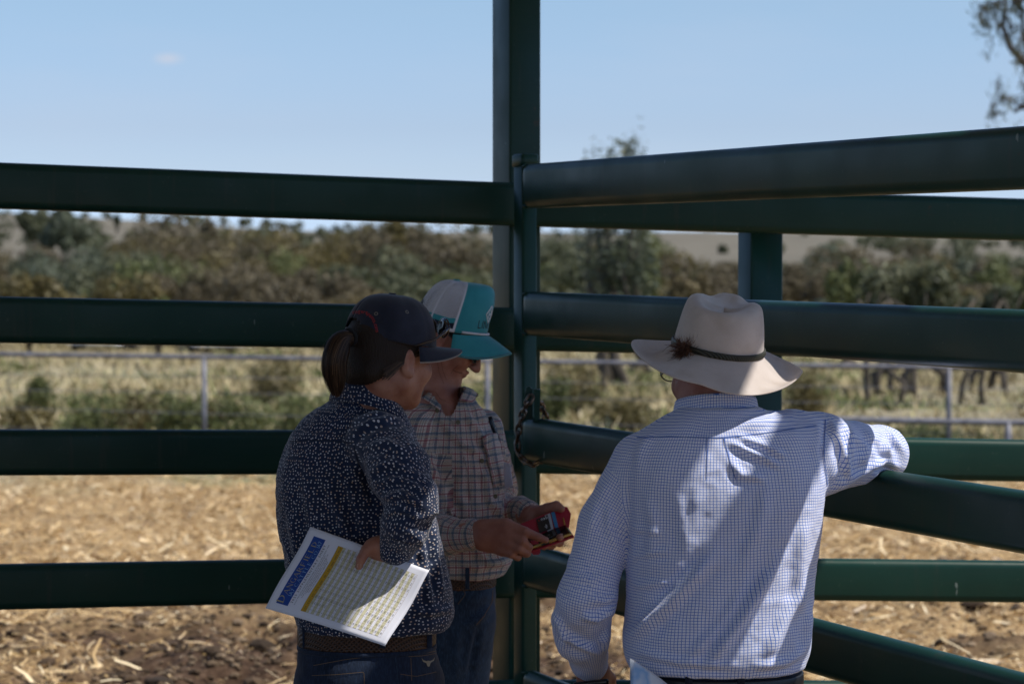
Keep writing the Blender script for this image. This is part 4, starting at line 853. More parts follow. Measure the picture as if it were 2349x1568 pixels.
def disc(m, c, n_, r_, h, k=14):
    n_ = np.array(n_, float); n_ /= np.linalg.norm(n_); a = np.cross(n_, (0, 0, 1.)); a /= np.linalg.norm(a); b = np.cross(n_, a); th = np.linspace(0, 2 * np.pi, k, endpoint=False); ring = np.outer(np.cos(th), a) + np.outer(np.sin(th), b)
    m.loft([c + ring * r_, c + ring * r_ + n_ * h * .7, c + ring * r_ * .86 + n_ * h, c + ring * r_ * .6 + n_ * h * .6])
def shoes(parent, feet, mat_):
    for (x, y, a) in feet:
        S = SDF(); q = rotz(a); S.cone(q @ (0, -.06, .05) + (x, y, 0), q @ (0, .13, .035) + (x, y, 0), .048, .038, .03, sq=((0, 0, 1), .8)); S.cone(q @ (0, -.04, .06) + (x, y, 0), q @ (0, -.03, .17) + (x, y, 0), .05, .052, .03)
        V, F, E = S.mesh(axes_for(S, .008), 2, clip=lambda X, Y, Z: .004 - Z + X * 0 + Y * 0); mk('boot', V, F, mat_, parent)
M_BOOT = mat('boot_leather', (.07, .04, .022), .6)
def cap(parent, c, f, u, W=.080, LF=.102, LB=.096, H=.108, z0=.030, mats=None, front=.0, hole=False, bl=.075, bw=.086, droop=.022, bslope=.10, fe=1.0, kind='navy', lean=0):
    M = rot_from(f, u); c = np.array(c, float); loc = lambda p: c + np.asarray(p) @ M.T
    nphi, nt_ = 96, 30; ph = np.linspace(-np.pi, np.pi, nphi + 1); V = []; UV = []
    for t in range(nt_ + 1):
        a = (t / nt_) * np.pi / 2; 
        for q in ph:
            fr = max(0, math.cos(q)); rho = math.cos(a) ** ((.80 - .16 * fr) if kind == 'navy' else .5); ze = math.sin(a) ** (1.0 if kind == 'navy' else (.95 - .18 * fr * fe))
            L_ = LF if math.cos(q) > 0 else LB; rho = rho if kind == 'navy' else math.cos(a) ** (.50 - .18 * fr); x = W * math.sin(q) * rho; y = L_ * math.cos(q) * rho + lean * math.sin(a); z = z0 + H * ze + front * fr * math.sin(a * 2) * .02
            s6 = 1 - .012 * math.exp(-((((q + np.pi / 6) % (np.pi / 3)) - np.pi / 6) / .05) ** 2) * (t < nt_ - 1); z += -.006 * (1 - rho) * 0; dimp = 1 + .010 * vn(np.array([[x * 30, y * 30, z * 30]]), 5)[0]
            V.append((x * s6 * dimp, y * s6 * dimp, z + (.012 * (-math.cos(q)) if math.cos(q) < 0 else 0) * math.cos(a))); UV.append((q * .09, a * .09))
    V = np.array(V); n = nphi + 1; F = []; mi = []
    for t in range(nt_):
        for i in range(nphi):
            q = (ph[i] + ph[i + 1]) / 2; a = (t + .5) / nt_ * np.pi / 2; f4 = (t * n + i, t * n + i + 1, (t + 1) * n + i + 1, (t + 1) * n + i)
            if hole and abs(abs(q) - np.pi) < .40 and (2 < t) and (abs(abs(q) - np.pi) / .40) ** 2 + ((t - 2) / 4.5) ** 2 < 1: continue
            F.append(f4)
            if kind == 'navy': mi.append(0)
            else: mi.append(0 if abs(q) < 1.28 else (2 if abs(abs(q) - 1.31) < .06 or abs(abs(q) - 2.05) < .045 else (3 if t in (1, 2) else (2 if t == 0 else (0 if t in (3, 4) else 1)))))
    F = np.array(F); uv = np.array(UV)[F].reshape(-1, 2); cr = mk('crown', loc(V), F, mats, parent, uv=uv, midx=mi); md = cr.modifiers.new('thick', 'SOLIDIFY'); md.thickness = .0016; md.offset = -1; md.material_offset = 0
    # brim
    nb_, ms_ = 40, 12; Vb = []; tt = np.linspace(-1.33, 1.33, nb_)
    for lay in (0, 1):
        for j in range(ms_ + 1):
            s_ = j / ms_
            for q in tt:
                e = math.cos(q * 1.18 * (1.0)) ; e = max(0, e) ** .72; x0 = W * math.sin(q); y0 = LF * math.cos(q); x = x0 + (bw * math.sin(q) * 1.04 - x0) * s_; y = y0 + bl * e * s_
                z = z0 + .002 - droop * (x / W) ** 2 * (.55 + .8 * s_) + droop * (x0 / W) ** 2 * .35 * (1 - s_) - bslope * bl * e * s_ ** 1.2 - (.0028 if lay else 0); Vb.append((x, y, z))
    Vb = np.array(Vb); k = nb_ * (ms_ + 1); Fb = []; mb = []
    for lay in (0, 1):
        for j in range(ms_):
            for i in range(nb_ - 1): a = lay * k + j * nb_ + i; q = (a, a + 1, a + nb_ + 1, a + nb_); Fb.append(q if lay else q[::-1]); mb.append(0)
    for i in range(nb_ - 1): a = ms_ * nb_ + i; Fb.append((a, a + 1, a + k + 1, a + k)); mb.append(1)
    for j in range(ms_):
        for i in (0, nb_ - 1): a = j * nb_ + i; Fb.append((a, a + nb_, a + nb_ + k, a + k)); mb.append(1)
    mk('brim', loc(Vb), np.array(Fb), [mats[0], mats[-1]], parent, midx=mb)
    m = MB(); top = loc((0, -.002, z0 + H + .001)); up = M @ np.array((0, 0, 1.)); disc(m, top - up * .003, up, .0085, .007); m.build('button', mats[0], parent)
    bt = bvh(loc(V), F); return loc, M, bt, cr
def person_root(x, y, label): return root('person', (x, y, 0), label, 'person')

# ================================================================ the man in the broad hat
man = person_root(.40, 4.78, 'man in broad felt hat and blue check shirt leaning an arm on the gate')
DM = 4.75
sh = SDF()
sh.stack([row(932, 1572, 1722, DM, .062), row(948, 1535, 1780, DM, .072), row(968, 1495, 1850, DM, .086), row(990, 1462, 1880, DM, .100), row(1020, 1438, 1888, DM, .110), row(1060, 1424, 1892, DM, .122), row(1120, 1424, 1892, DM, .130), row(1200, 1432, 1886, DM, .134), row(1300, 1438, 1872, DM, .138), row(1400, 1434, 1864, DM, .142), row(1460, 1427, 1862, DM, .146), row(1505, 1430, 1856, DM, .142), row(1530, 1446, 1842, DM, .134)], n=2.35, k=.03, yaw=0)
SL = [P(1468, 1062, 4.76), P(1388, 1200, 4.76), P(1345, 1375, 4.74), P(1340, 1450, 4.80), P(1352, 1520, 4.88)]
SR = [P(1815, 1025, 4.77), P(1880, 1035, 4.82), P(1960, 1034, 4.89), P(2020, 1036, 4.96), P(1990, 1042, 5.05), P(1905, 1048, 5.17)]
for a, b, ra, rb in ((0, 1, .058, .050), (1, 2, .050, .055), (2, 3, .056, .050), (3, 4, .048, .038)): sh.cone(SL[a], SL[b], ra, rb, .018)
sh.cone(P(1292, 1425, 4.76), P(1312, 1478, 4.80), .022, .024, .03)
for a, b, ra, rb in ((0, 1, .075, .074), (1, 2, .072, .055), (2, 3, .055, .050), (3, 4, .050, .046), (4, 5, .046, .040)): sh.cone(SR[a], SR[b], ra, rb, .024)
sh.cone(P(1880, 1070, 4.80), P(1960, 1062, 4.87), .050, .042, .03); sh.cone(P(2048, 1050, 4.96), P(2054, 1062, 4.99), .030, .022, .02)
FM = [([(1668, 1012), (1730, 1040), (1793, 1069)], 9, .011), ([(1687, 1002), (1750, 1022), (1806, 1050)], 9, .010), ([(1672, 1055), (1700, 1090), (1760, 1096)], 10, .008), ([(1690, 980), (1760, 965), (1830, 950)], 12, .006),
      ([(1640, 1270), (1540, 1380), (1437, 1469)], 15, .018), ([(1790, 1280), (1700, 1420), (1618, 1531)], 14, .016), ([(1717, 1343), (1650, 1440), (1563, 1524)], 13, .008), ([(1444, 1343), (1546, 1336)], 9, .006), ([(1448, 1275), (1540, 1262)], 8, .005), ([(1442, 1210), (1520, 1222)], 9, .005),
      ([(1860, 1330), (1800, 1420), (1750, 1525)], 14, .009), ([(1850, 1180), (1835, 1300), (1840, 1420)], 14, .007), ([(1860, 1400), (1848, 1500)], 9, .006), ([(1480, 1130), (1500, 1200), (1490, 1290)], 14, .006), ([(1560, 1130), (1565, 1250)], 15, .004),
      ([(1500, 985), (1470, 1030), (1462, 1090)], 12, .006), ([(1440, 1080), (1444, 1180), (1441, 1290)], 9, -.005), ([(1895, 960), (1885, 1030), (1896, 1110)], 9, -.007),
      ([(1412, 1395), (1368, 1418), (1330, 1410)], 9, .010), ([(1414, 1365), (1385, 1378), (1350, 1372)], 9, .007), ([(1275, 1440), (1330, 1478), (1380, 1500)], 9, .010), ([(1266, 1405), (1290, 1440), (1300, 1480)], 8, .008), ([(1400, 1440), (1385, 1470), (1392, 1500)], 8, .008), ([(1395, 1310), (1360, 1330), (1318, 1318)], 10, .006), ([(1425, 1270), (1400, 1220), (1395, 1150)], 10, .006), ([(1345, 1240), (1372, 1150), (1410, 1090)], 12, .005),
      ([(1905, 965), (1935, 1040), (1950, 1100)], 9, .011), ([(1948, 975), (1955, 1010), (1945, 1060)], 9, .007), ([(1975, 985), (2020, 1010), (2060, 1060)], 10, .006), ([(1910, 1130), (1960, 1095), (2010, 1070)], 9, .006), ([(2000, 978), (2045, 1000), (2074, 1040)], 9, .008), ([(1990, 1075), (2030, 1058), (2066, 1072)], 8, .009), ([(1960, 990), (1985, 1030), (1980, 1070)], 8, .008), ([(2035, 1000), (2030, 1035), (2050, 1065)], 8, .007),
      ([(1450, 1490), (1560, 1518), (1700, 1528)], 10, .007), ([(1720, 1530), (1800, 1520), (1850, 1490)], 10, .007), ([(1600, 1100), (1590, 1200), (1560, 1290)], 16, .004), ([(1760, 1110), (1740, 1210), (1700, 1300)], 16, .006)]
tor = (.40, DM, .19, .125, 0, .165)
shirtM, VM, FM_, pm = garment('shirt', sh, .0042, M_CHECK, man, tor, [(SL, [.066, .061, .06, .055, .045], .055), (SR, [.07, .065, .05, .05, .04], .05)], FM, wr=.0024, seed=3, bias=[3, 8], lim=[lambda q: q[:, 0] < np.interp(q[:, 1], [1000, 1060, 1150, 1290, 1340, 1500], [1395, 1408, 1430, 1443, 1440, 1432]), lambda q: q[:, 0] > np.interp(q[:, 1], [940, 1040, 1110], [1882, 1888, 1896])])
btM = bvh(VM, FM_)
for pl in ([(1461, 1004), (1540, 1001), (1619, 1004), (1640, 1004)], [(1640, 1004), (1687, 1001), (1780, 990), (1872, 976)], [(1622, 1006), (1622, 1050), (1621, 1098)], [(1660, 1003), (1672, 1050), (1688, 1098)], [(1893, 962), (1889, 1040), (1897, 1112)]):
    decal_strip(btM, pl, 2.2, 'seam', M_SEAMB, man)
collar('collar', P(1642, 962, 4.785), .079, .072, .018, R(8), .036, .034, .008, M_CHECK, man, phi=(-2.2, 2.2))
m = MB(); disc(m, P(1346, 1512, 4.835), (0, -1, .1), .006, .002); m.build('button', mat('pearl_button', (.6, .55, .45), .3), man)
# jeans, belt, legs
def legs(S, hipx, hipd, w_, stance, zh, r0=.088, toe=0.0):
    for s_ in (-1, 1): S.cone((hipx + s_ * w_, hipd, zh), (hipx + s_ * stance * .8, hipd + toe, .50), r0, r0 * .72, .03); S.cone((hipx + s_ * stance * .8, hipd + toe, .50), (hipx + s_ * stance, hipd + toe * .5, .10), r0 * .72, r0 * .66, .02)
jm = SDF(); zb = P(0, 1515, DM)[2]
jm.stack([row(1505, 1462, 1832, DM, .118), row(1540, 1452, 1838, DM, .122), row(1600, 1436, 1848, DM, .130), row(1700, 1430, 1850, DM, .135), row(1760, 1440, 1840, DM, .12)], n=2.3)
legs(jm, .40, DM, .09, .14, .80, .092)
Vj, Fj, Ej = jm.mesh(axes_for(jm, .009), 2); Nj = normals(Vj, Fj); mk('jeans', wrinkle(Vj, Nj, .003, (9, 9, 16), 4), Fj, M_DENIM3, man)
def belt(parent, rows, n, h, mat_, y_px, xl, xr, d, hd, k=1.0, name='belt'):
    c = P((xl + xr) / 2, y_px, d); a = (xr - xl) / 2 * d / FPX; th = np.linspace(0, 2 * np.pi, 80, endpoint=False); e = 2 / n
    x = np.sign(np.cos(th)) * np.abs(np.cos(th)) ** e * a; y = np.sign(np.sin(th)) * np.abs(np.sin(th)) ** e * hd; m = MB(); R_ = []
    for dz, s_ in ((-h / 2, .985), (-h / 2, 1.0), (-h / 2 + .002, 1.008), (h / 2 - .002, 1.008), (h / 2, 1.0), (h / 2, .985)): R_.append(np.stack((c[0] + x * s_, c[1] + y * s_, c[2] + dz + 0 * x), 1))
    m.loft(R_, cap=False); return m.build(name, mat_, parent)
belt(man, None, 2.3, .034, mat('black_leather', (.012, .012, .014), .4), 1556, 1446, 1842, DM, .128)
for x in (1500, 1580, 1700): q = P(x, 1556, 4.75 - .128 * (1 - ((x - 1644) / 198) ** 2) ** .45 - .004); m = MB(); m.box(q, (.007, .003, .025), None, .002); m.build('belt_loop', M_DENIM3, man)
shoes(man, [(.27, 4.80, .1), (.53, 4.80, -.1)], M_BOOT)
# body
bm_ = SDF(); hc = P(1638, 857, 4.83); hf = (-.36, .91, -.10)
Lm, Mm = head(bm_, hc, hf, sc=1.02, neck=(P(1640, 985, 4.79), .066))
bm_.cone(P(1638, 905, 4.80), P(1641, 985, 4.78), .072, .078, .02)
bm_.stack([row(975, 1560, 1720, DM, .06), row(1000, 1480, 1830, DM, .08), row(1080, 1480, 1840, DM, .1), row(1300, 1490, 1810, DM, .105), row(1500, 1485, 1810, DM, .1), row(1700, 1480, 1800, DM, .1)], n=2.2)
legs(bm_, .40, DM, .085, .14, .80, .07)
for a, b, ra, rb in ((0, 1, .05, .045), (1, 2, .045, .04), (2, 3, .04, .034), (3, 4, .034, .03)): bm_.cone(SL[a], SL[b], ra, rb, .02)
for a, b, ra, rb in ((0, 1, .05, .045), (1, 2, .045, .042), (2, 3, .042, .038), (3, 4, .038, .034), (4, 5, .034, .028)): bm_.cone(SR[a], SR[b], ra, rb, .02)
wl = P(1358, 1522, 4.885)
hand(bm_, wl, (.02, .35, -1), (.75, .35, .1), [(.5, .8, .5), (.55, .85, .5), (.6, .9, .5), (.65, .9, .5)], thumb=((.7, .6, .3), (.9, .2, .2), (1, -.1, 0)))
wr_ = P(1900, 1046, 5.185)
hand(bm_, wr_, (-.35, .9, -.05), (-.8, -.3, 0), [(.3, .4, .3), (.3, .45, .3), (.35, .5, .3), (.4, .5, .3)])
Z = lambda y, d: float(P(0, y, d)[2])
fx = ((hc[0] - .13, hc[0] + .13, .0034), (wl[0] - .07, wl[0] + .09, .0034)); fy = ((hc[1] - .14, hc[1] + .14, .004),); fz = ((hc[2] - .16, hc[2] + .14, .0034), (wl[2] - .17, wl[2] + .03, .0034))
V, F, E = bm_.mesh(axes_for(bm_, .010, (fx, fy, fz)), 1); mk('body', V, F, M_SKIN2, man)
# hat
M_FELT = mat('felt', (.56, .49, .45), .9, spec=.15); g = NG(M_FELT); g.b.inputs['Sheen Weight'].default_value = .3; v = g.coord(); n1 = g.noise(v, 7, 5, .6)
g.base(g.mix(g.ramp(g.noise(v, 15, 4), [(.52, 0), (.72, .35)]), g.ramp(n1, [(.3, (.47, .405, .365)), (.65, (.62, .55, .505))]), (.34, .255, .18))); g.bump(g.math('ADD', g.noise(v, 300, 4), g.math('MULTIPLY', g.noise(v, 24, 3), 2.5)), .16, .0022)
HC = P(1647, 803, 4.81); hatM = np.array(Matrix.Rotation(R(-12), 3, 'Z') @ Matrix.Rotation(R(9.5), 3, 'Y') @ Matrix.Rotation(R(6.5), 3, 'X'))
nphi, V, F = 120, [], []; ph = np.linspace(0, 2 * np.pi, nphi, endpoint=False); sn, cs = np.sin(ph), np.cos(ph); RX_, RY_ = .0885, .104; rings = []
def brim_z(r_, s_, c_): t = r_; return -.074 * np.abs(s_) ** 1.5 * t ** .9 + .062 * np.abs(s_) ** 2.0 * t ** 3.0 - .044 * np.clip(-c_, 0, 1) ** 1.3 * t ** 1.15 * (.80 + .58 * s_) - .010 * np.clip(c_, 0, 1) ** 1.5 * t ** 1.2
for t in np.linspace(1, 0, 16):
    w_ = .086 * (1 + .06 * np.abs(sn)); w_ = w_ * t; wv = .004 * t * np.sin(ph * 3 + 1); rings.append(np.stack(((RX_ + w_ * .92) * sn, (RY_ + w_) * cs, brim_z(t, sn, cs) + wv + .004 * t * (t > .98) * 0), 1))
top = []
for k, (h_, s_) in enumerate(((.008, 1.0), (.025, .975), (.045, .945), (.065, .91), (.082, .87), (.094, .825), (.101, .77), (.1045, .70), (.101, .60), (.094, .48), (.089, .34), (.086, .18), (.085, .04))):
    fr = np.clip(cs, 0, 1); bk = np.clip(-cs, 0, 1); x = RX_ * s_ * sn * (1 - .20 * fr ** 2 * (h_ / .1)); y = RY_ * (s_ + (1 - s_) * .15 * min(1, s_ * 3)) * cs
    if k >= 7: x = x * .92
    z = h_ + .010 * bk ** 2 * (h_ / .1) * 0 + (.000 * fr ** 2 - .016 * bk) * (h_ / .1) - .012 * np.exp(-((np.abs(sn) - .75) / .25) ** 2) * fr * (h_ > .07) * (k < 9)
    pin = .012 * np.exp(-((ph - .75) / .35) ** 2) + .012 * np.exp(-((ph - (2 * np.pi - .75)) / .35) ** 2); pin = .10 * pin * np.exp(-((h_ - .075) / .025) ** 2)
    dn = .003 * vn(np.stack((sn * 2, cs * 2, h_ * 25 + 0 * sn), 1), 8); rings.append(np.stack((x * (1 - pin * 9) * (1 + dn * 2), y * (1 - pin * 6) + dn, z), 1))
m = MB(); m.loft([r_ @ hatM.T + HC for r_ in rings], cap=False); hat = root('felt_hat', tuple(HC), 'x', 'hat'); bpy.data.objects.remove(hat)
V = np.concatenate(m.v); F = np.array(m.f); V = np.vstack((V, V[-nphi:].mean(0))); k0 = len(V) - 1 - nphi
F = [tuple(f) for f in F] + [(k0 + i, k0 + (i + 1) % nphi, len(V) - 1) for i in range(nphi)]
ho = mk('hat', V, F, M_FELT, man); md = ho.modifiers.new('t', 'SOLIDIFY'); md.thickness = .0034; md.offset = 0; md = ho.modifiers.new('s', 'SUBSURF'); md.levels = 1; md.render_levels = 1
M_BAND = mat('hat_band', (.03, .032, .022), .7); g = NG(M_BAND); wv = g.n('TexWave'); wv.inputs['Scale'].default_value = 90; wv.bands_direction = 'DIAGONAL'; g.l(g.coord(), wv.inputs[0]); g.base(g.mix(wv.outputs[1], (.012, .013, .010), (.055, .058, .04))); g.bump(wv.outputs[1], .7, .003)
R_ = []
for h_, o_ in ((.002, .001), (.002, .0045), (.006, .006), (.011, .006), (.014, .0045), (.014, .001)): R_.append(np.stack(((RX_ + o_) * sn, (RY_ + o_) * cs, h_ + 0 * sn + .0015 * np.sin(ph * 2)), 1) @ hatM.T + HC)
m = MB(); m.loft(R_, cap=False); m.build('hat_band', M_BAND, ho)
bk_ = [(RX_ + .007) * math.sin(a) for a in (4.1,)]; a = 4.15; m = MB(); q = np.array(((RX_ + .007) * math.sin(a), (RY_ + .007) * math.cos(a), .010)); tn = np.array((math.cos(a) * RX_, -math.sin(a) * RY_, 0)); tn /= np.linalg.norm(tn); no = np.cross(tn, (0, 0, 1.)); rm = hatM @ np.stack((tn, no, (0, 0, 1.)), 1); m.box(hatM @ q + HC, (.014, .002, .008), rm, .001); m.build('buckle', mat('old_silver', (.16, .16, .13), .5, .6), ho)
# tassel of brown hair
rr = np.random.default_rng(9); V = []; F = []; a = 3.75; b0 = np.array(((RX_ + .008) * math.sin(a), (RY_ + .010) * math.cos(a), .006))
for i in range(620):
    d = rr.normal(0, 1, 3) * (.8, .8, .9) + (-.35, -.5, -.75 if i % 3 else .35); d /= np.linalg.norm(d); L_ = .016 + .015 * rr.random(); p0 = b0 + rr.normal(0, .006, 3); p1 = p0 + d * L_ * .5 + rr.normal(0, .0015, 3); p2 = p0 + d * L_ + rr.normal(0, .003, 3)
    s_ = np.cross(d, rr.normal(size=3)); s_ /= np.linalg.norm(s_); w_ = .00045; k = len(V)
    for p_, ww in ((p0, w_), (p1, w_), (p2, w_ * .4)): V += [hatM @ (p_ - s_ * ww) + HC, hatM @ (p_ + s_ * ww) + HC]
    F += [(k, k + 1, k + 3, k + 2), (k + 2, k + 3, k + 5, k + 4)]
M_FUR = mat('fur', (.08, .03, .015), .5); g = NG(M_FUR); ge = g.n('NewGeometry'); g.base(g.ramp(ge.outputs['Random Per Island'], [(0, (.03, .012, .008)), (.6, (.10, .04, .02)), (1, (.22, .10, .05))])); mk('tassel', V, F, M_FUR, ho, smooth=False)
# spectacles: thin frame at the left temple
M_WIRE = mat('wire_frame', (.05, .06, .05), .3, .8); m = MB()
m.tube([Lm(-.078, -.005, .012), Lm(-.079, .05, .010), Lm(-.074, .088, .004)], .0017, 6); m.tube([Lm(-.072 + .024 * (1 - math.cos(t)), .092 + .004 * math.sin(t / 2), .008 + .017 * math.sin(t)) for t in np.linspace(0, 2 * np.pi, 24)], .0013, 6)
m.tube([Lm(.078, -.005, .012), Lm(.079, .05, .010), Lm(.074, .088, .004)], .0017, 6); m.tube([Lm(.074 - .026 * (1 - math.cos(t)), .092 + .004 * math.sin(t / 2), .008 + .017 * math.sin(t)) for t in np.linspace(0, 2 * np.pi, 24)], .0013, 6); m.tube([Lm(-.022, .094, -.004), Lm(0, .098, 0), Lm(.022, .094, -.004)], .0013, 6); m.build('spectacles', M_WIRE, man)
# short grey hair at the sides and nape
hs = SDF(); hs.ell(Lm(0, -.016, .030), np.array((.0785, .0965, .088)) * 1.02, Mm, .01); V, F, E = hs.mesh(axes_for(hs, .005), 1)
loc_ = (V[F].mean(1) - hc) @ Mm / 1.02; V, F = prune(V, F, (loc_[:, 2] > -.034) & (loc_[:, 2] < .06) & (loc_[:, 1] < .01)); M_GREY = mat('cropped_hair', (.13, .085, .065), .8); g = NG(M_GREY); g.bump(g.noise(g.coord(scale=(1, 1, .3)), 420, 3), .7, .002)
N_ = normals(V, F); mk('hair', V + N_ * .001, F, M_GREY, man)
# catalogue in his back pocket, black phone in his hand
def sheet_obj(name, q, mat_, parent, thick=.003, bend=.0, cols=12):
    q = [np.array(a, float) for a in q]; n = np.cross(q[1] - q[0], q[3] - q[0]); n /= np.linalg.norm(n); V = []; F = []
    for s_ in (0, 1):
        for i in range(cols + 1):
            t = i / cols
            for j in (0, 1): p = (q[0] * (1 - t) + q[1] * t) * (1 - j) + (q[3] * (1 - t) + q[2] * t) * j; V.append(p + n * (bend * math.sin(t * math.pi) + (thick if s_ else 0)))
    k = 2 * (cols + 1)
    for i in range(cols): a = 2 * i; F += [(a, a + 1, a + 3, a + 2), (k + a, k + a + 2, k + a + 3, k + a + 1), (a, a + 2, k + a + 2, k + a), (a + 1, k + a + 1, k + a + 3, a + 3)]
    F += [(0, k, k + 1, 1), (2 * cols, 2 * cols + 1, k + 2 * cols + 1, k + 2 * cols)]; return mk(name, V, F, mat_, parent)
M_CAT = mat('glossy_cover', (.6, .66, .78), .25); g = NG(M_CAT); g.base(g.ramp(g.noise(g.coord(), 16, 3), [(.4, (.62, .68, .78)), (.5, (.25, .42, .68)), (.62, (.66, .70, .78))]))
ct = root('catalogue', tuple(P(1470, 1560, 4.6)), 'curled blue and white catalogue poking out of the hatted man\'s back pocket', 'catalogue')
sheet_obj('cover', [P(1445, 1509, 4.605), P(1560, 1600, 4.58), P(1560, 1720, 4.60), P(1449, 1700, 4.615)], M_CAT, ct, .002, .008); sheet_obj('page', [P(1448, 1511, 4.612), P(1562, 1596, 4.59), P(1562, 1716, 4.605), P(1452, 1698, 4.62)], mat('page', (.7, .7, .74), .6), ct, .004, .010)
ph_ = root('mobile_phone', tuple(P(1352, 1580, 4.9)), 'black phone held low in the left hand of the man in the hat', 'phone'); m = MB(); fr_ = rot_from((.1, .3, -1), (0, -1, .2)); m.box(P(1362, 1632, 4.85), (.036, .070, .005), fr_, .004); m.build('case', mat('black_plastic', (.01, .01, .012), .25), ph_)
m = MB(); m.box(P(1362, 1632, 4.85) + fr_ @ np.array((0, 0, .0054)), (.032, .065, .0006), fr_); m.build('screen', mat('phone_glass', (.01, .01, .015), .05), ph_, smooth=False)
# ================================================================ woman in the navy cap, seen from behind
wa = person_root(-.31, 5.22, 'woman in navy cap and dark dotted shirt with ponytail, seen from behind, hand on hip')
DA = 5.22
sh = SDF()
sh.stack([row(905, 790, 880, DA, .05), row(925, 745, 912, DA, .062), row(950, 706, 932, DA, .078), row(985, 674, 946, DA, .095), row(1030, 652, 958, DA, .108), row(1080, 637, 972, DA, .116), row(1130, 632, 985, DA, .120), row(1200, 637, 1003, DA, .122), row(1270, 650, 1018, DA, .124), row(1340, 664, 1034, DA, .13), row(1400, 674, 1044, DA, .134), row(1428, 680, 1040, DA, .132), row(1440, 690, 1020, DA, .128)], n=2.3, k=.03)
AR = [P(868, 1010, 5.12), P(915, 1080, 5.02), P(948, 1150, 4.965), P(930, 1205, 4.965), P(912, 1250, 4.99)]
for a, b, ra, rb in ((0, 1, .066, .062), (1, 2, .062, .050), (2, 3, .052, .047), (3, 4, .045, .036)): sh.cone(AR[a], AR[b], ra, rb, .022)
sh.cone(AR[3] * .15 + AR[4] * .85, AR[4] + (AR[4] - AR[3]) * .18, .0375, .037, .004)
AL = [P(900, 1015, 5.34), P(935, 1150, 5.44), P(900, 1260, 5.50)]
sh.cone(AL[0], AL[1], .055, .045, .02); sh.cone(AL[1], AL[2], .045, .038, .02)
FA = [([(800, 1000), (850, 970), (920, 955)], 9, .007), ([(830, 1030), (890, 1015), (935, 1040)], 9, .008), ([(812, 1040), (838, 1100), (860, 1170)], 10, -.012), ([(845, 1085), (900, 1060), (960, 1100)], 9, .009), ([(860, 1110), (920, 1098), (975, 1130)], 8, .009), ([(870, 1150), (920, 1130), (972, 1160)], 8, .009), ([(880, 1180), (930, 1170), (965, 1190)], 7, .007),
      ([(660, 1010), (740, 1000), (800, 1012)], 10, .004), ([(740, 1090), (780, 1180), (800, 1260)], 12, .010), ([(790, 1090), (820, 1160), (835, 1230)], 11, .011), ([(700, 1080), (715, 1180), (720, 1260)], 14, .007), ([(660, 1150), (680, 1260), (720, 1330)], 12, .008), ([(990, 1180), (1000, 1280), (1020, 1390)], 11, .011), ([(965, 1220), (975, 1300), (990, 1400)], 10, .009),
      ([(1015, 1240), (1030, 1330), (1038, 1400)], 9, .008), ([(940, 1400), (990, 1405), (1040, 1395)], 9, .010), ([(690, 1395), (760, 1420), (850, 1415)], 9, .008), ([(770, 1120), (700, 1060), (660, 1030)], 10, .005), ([(905, 1225), (930, 1215), (948, 1225)], 6, .005), ([(720, 1200), (790, 1230), (850, 1225)], 9, .007), ([(735, 930), (690, 960), (665, 1000)], 10, .005)]
tor = (P(835, 1200, DA)[0], DA, .18, .12, .25, .155)
o_, VA, FA_, pa = garment('shirt', sh, .0042, M_DOTS, wa, tor, [(AR, [.066, .062, .05, .047, .038], .052), (AL, [.055, .045, .038], .045)], FA, wr=.0055, seed=11, bias=[6, 8])
btA = bvh(VA, FA_)
for pl in ([(665, 1012), (740, 1008), (808, 1016)], [(812, 1020), (822, 1060), (842, 1110)], [(884, 1232), (915, 1238), (947, 1248)]): decal_strip(btA, pl, 1.8, 'seam', M_SEAMN, wa)
collar('collar', P(843, 934, 5.22), .073, .068, .020, R(-48), .050, .052, .013, M_DOTS, wa, phi=(-2.35, 2.35), dipf=.006)
bo = SDF(); ha = P(893, 826, 5.20); fa = (math.cos(R(42)), math.sin(R(42)), -.08)
La, Ma = head(bo, ha, fa, sc=.98, neck=(P(842, 945, 5.22), .047), nose=.65, jaw=.90, jf=.82)
bo.cone(P(868, 890, 5.21), P(842, 945, 5.22), .048, .048, .02)
bo.stack([row(960, 760, 890, DA, .05), row(1000, 715, 905, DA, .07), row(1080, 690, 925, DA, .09), row(1250, 700, 940, DA, .09), row(1430, 705, 985, DA, .1), row(1560, 700, 990, DA, .11)], n=2.2)
legs(bo, -.315, DA + .02, .075, .11, .80, .065)
for a, b, ra, rb in ((0, 1, .045, .04), (1, 2, .04, .036), (2, 3, .036, .03), (3, 4, .03, .026)): bo.cone(AR[a], AR[b], ra, rb, .02)
for a, b, ra, rb in ((0, 1, .04, .036), (1, 2, .036, .028)): bo.cone(AL[a], AL[b], ra, rb, .02)
